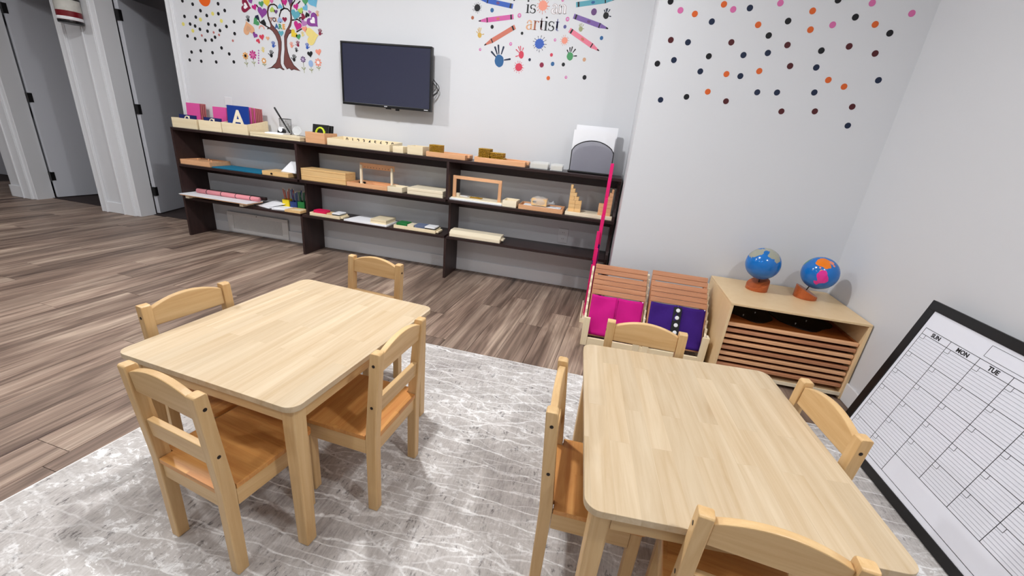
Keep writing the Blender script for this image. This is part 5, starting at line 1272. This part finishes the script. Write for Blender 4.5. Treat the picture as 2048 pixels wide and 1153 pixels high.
def word(txt, x0, x1, z, xh, cols, g=0.0, dy=0.0):
    gl = [glyph(c, g) for c in txt]; tot = sum(w_ for _, w_ in gl); sx = (x1 - x0) / tot; x = x0
    for (mb, w_), c in zip(gl, cols):
        for v_ in mb.bm.verts: v_.co.x *= sx; v_.co.z *= xh
        o = obj('letter', mb, dm(c), LET, (x + w_ * sx / 2 - 1.05, dy, z - 1.78)); x += w_ * sx
DC['foil'] = (222, 214, 214)
word('is', 0.976, 1.046, 1.8735, 0.050, ('black', 'black'))
word('an', 1.147, 1.252, 1.8775, 0.052, ('foilline', 'foilline'), 0.034)
word('an', 1.147, 1.252, 1.8775, 0.052, ('white', 'white'), 0.0, -0.0007)
word('artist', 0.985, 1.217, 1.7775, 0.055, ('peach', 'brown', 'maroon', 'black', 'black', 'indigo'))

# the tree
tr = thing('tree_decal', 'large brown tree decal with colourful hearts and hand prints', 'decal', (-0.94, 0, 1.45))
OX, OZ = 0.94, -1.45
def sh2(pts): return [(x + OX, z + OZ) for x, z in pts]
for pts in TRUNK:
    mb = MB(); dpoly(mb, sh2(pts), -0.0002, 0.0006); tk = obj('trunk', mb, dm('barkdark'), tr)
    c = Vector((sum(p[0] for p in pts) / len(pts), sum(p[1] for p in pts) / len(pts)))
    # lighter wood drawn inside the dark outline
    n = len(pts); P_ = [Vector(p) for p in sh2(pts)]; ar = sum(P_[i].x * P_[(i + 1) % n].y - P_[(i + 1) % n].x * P_[i].y for i in range(n)); sg = 1 if ar > 0 else -1
    ins = []
    for i in range(n):
        e = (P_[(i + 1) % n] - P_[i - 1]).normalized(); ins.append(tuple(P_[i] + Vector((-e.y, e.x)) * sg * 0.0042))
    mb = MB(); dpoly(mb, ins, -0.0009, 0.0003); obj('bark', mb, dm('bark'), tk)
mb = MB()
for b in BRANCH:
    for p, q in zip(sh2(b), sh2(b)[1:]): dpoly(mb, capsule(p[0], p[1], q[0], q[1], 0.0048, 0.0044, 3), -0.0002)
obj('branches', mb, dm('barkdark'), tr)
for i, (x, z, s, rot, c) in enumerate(HEART):
    s *= 1.28
    mb = MB(); dpoly(mb, heart(0, 0, s, rot), 0, 0.0006)
    h = obj('heart', mb, dm(c), tr, (x + OX, -0.0014, z + OZ))
    if s > 0.042:
        mb = MB(); dpoly(mb, heart(0, 0, s * 0.45, rot), -0.0007, 0.0003); obj('heart_centre', mb, dm('white' if c in ('wine', 'violet') else 'tan' if c == 'peach' else 'cream' if c in ('cream', 'gold') else c), h)
for i, (x, z, s, c) in enumerate(THAND):
    mb = MB(); hand(mb, 0, 0, s * 1.25, 0, random.Random(i).uniform(-0.3, 0.3), 1 if i % 2 else -1)
    obj('hand_print', mb, dm(c), tr, (x + OX, -0.0014, z + OZ))
for (x, z, r, zb, c, e) in FLOWER:
    r *= 1.15
    f = thing('flower', None, None); f.parent = tr; f.location = (x + OX, -0.0014, z + OZ)
    mb = MB()
    if c == 'powder': dpoly(mb, disc(0, 0, r * 0.85, r), 0)
    else:
        for k in range(8):
            a = 2 * PI * k / 8; dpoly(mb, capsule(r * 0.35 * math.cos(a), r * 0.35 * math.sin(a), r * 0.85 * math.cos(a), r * 0.85 * math.sin(a), r * 0.12, r * 0.24, 4), 0)
    obj('petals', mb, dm(c if c != 'amber' else 'amber'), f)
    mb = MB(); dpoly(mb, disc(0, 0, r * 0.42), -0.0007, 0.0003); obj('flower_centre', mb, dm(e), f)
    mb = MB(); dz = zb - z
    dpoly(mb, capsule(0, -r, 0.004, dz, 0.0016, 0.0016, 3), 0)
    for s in (-1, 1): dpoly(mb, capsule(0.002, dz * 0.8, s * 0.014, dz * 0.62, 0.001, 0.004, 4), 0)
    obj('stem', mb, dm('olive'), f)
mb = MB()
for x, z in sh2(PURPLE_STALK): dpoly(mb, disc(x, z, 0.0065, 0.006, 10), -0.0014)
obj('purple_flower_stalk', mb, dm('orchid'), tr)
mb = MB()
for rr_, c in ((0.026, 0),):
    for k in range(10):
        a0, a1 = PI * k / 10, PI * (k + 1) / 10
        dpoly(mb, [(-1.092 + OX + r_ * math.cos(a), 1.681 + OZ + r_ * math.sin(a)) for r_, a in ((0.019, a0), (0.026, a0), (0.026, a1), (0.019, a1))], -0.0014)
obj('rainbow', mb, dm('salmon'), tr)
for k, (ch, c) in enumerate(zip('YOU', ('brown', 'maroon', 'tan'))):
    obj('letter', text_mesh(ch, 0.040, 0.0003, 0.0012), dm(c), tr, (-1.000 + 0.027 * k + OX, -0.0016, 1.748 + OZ), (PI / 2, 0, 0))
for k, (ch, c) in enumerate(zip('ARE', ('steel', 'green', 'amber'))):
    obj('letter', text_mesh(ch, 0.046, 0.0003, 0.0022), dm(c), tr, (-0.957 + 0.031 * k + OX, -0.0016, 1.704 + OZ), (PI / 2, 0, 0))
bpy.context.view_layer.update()
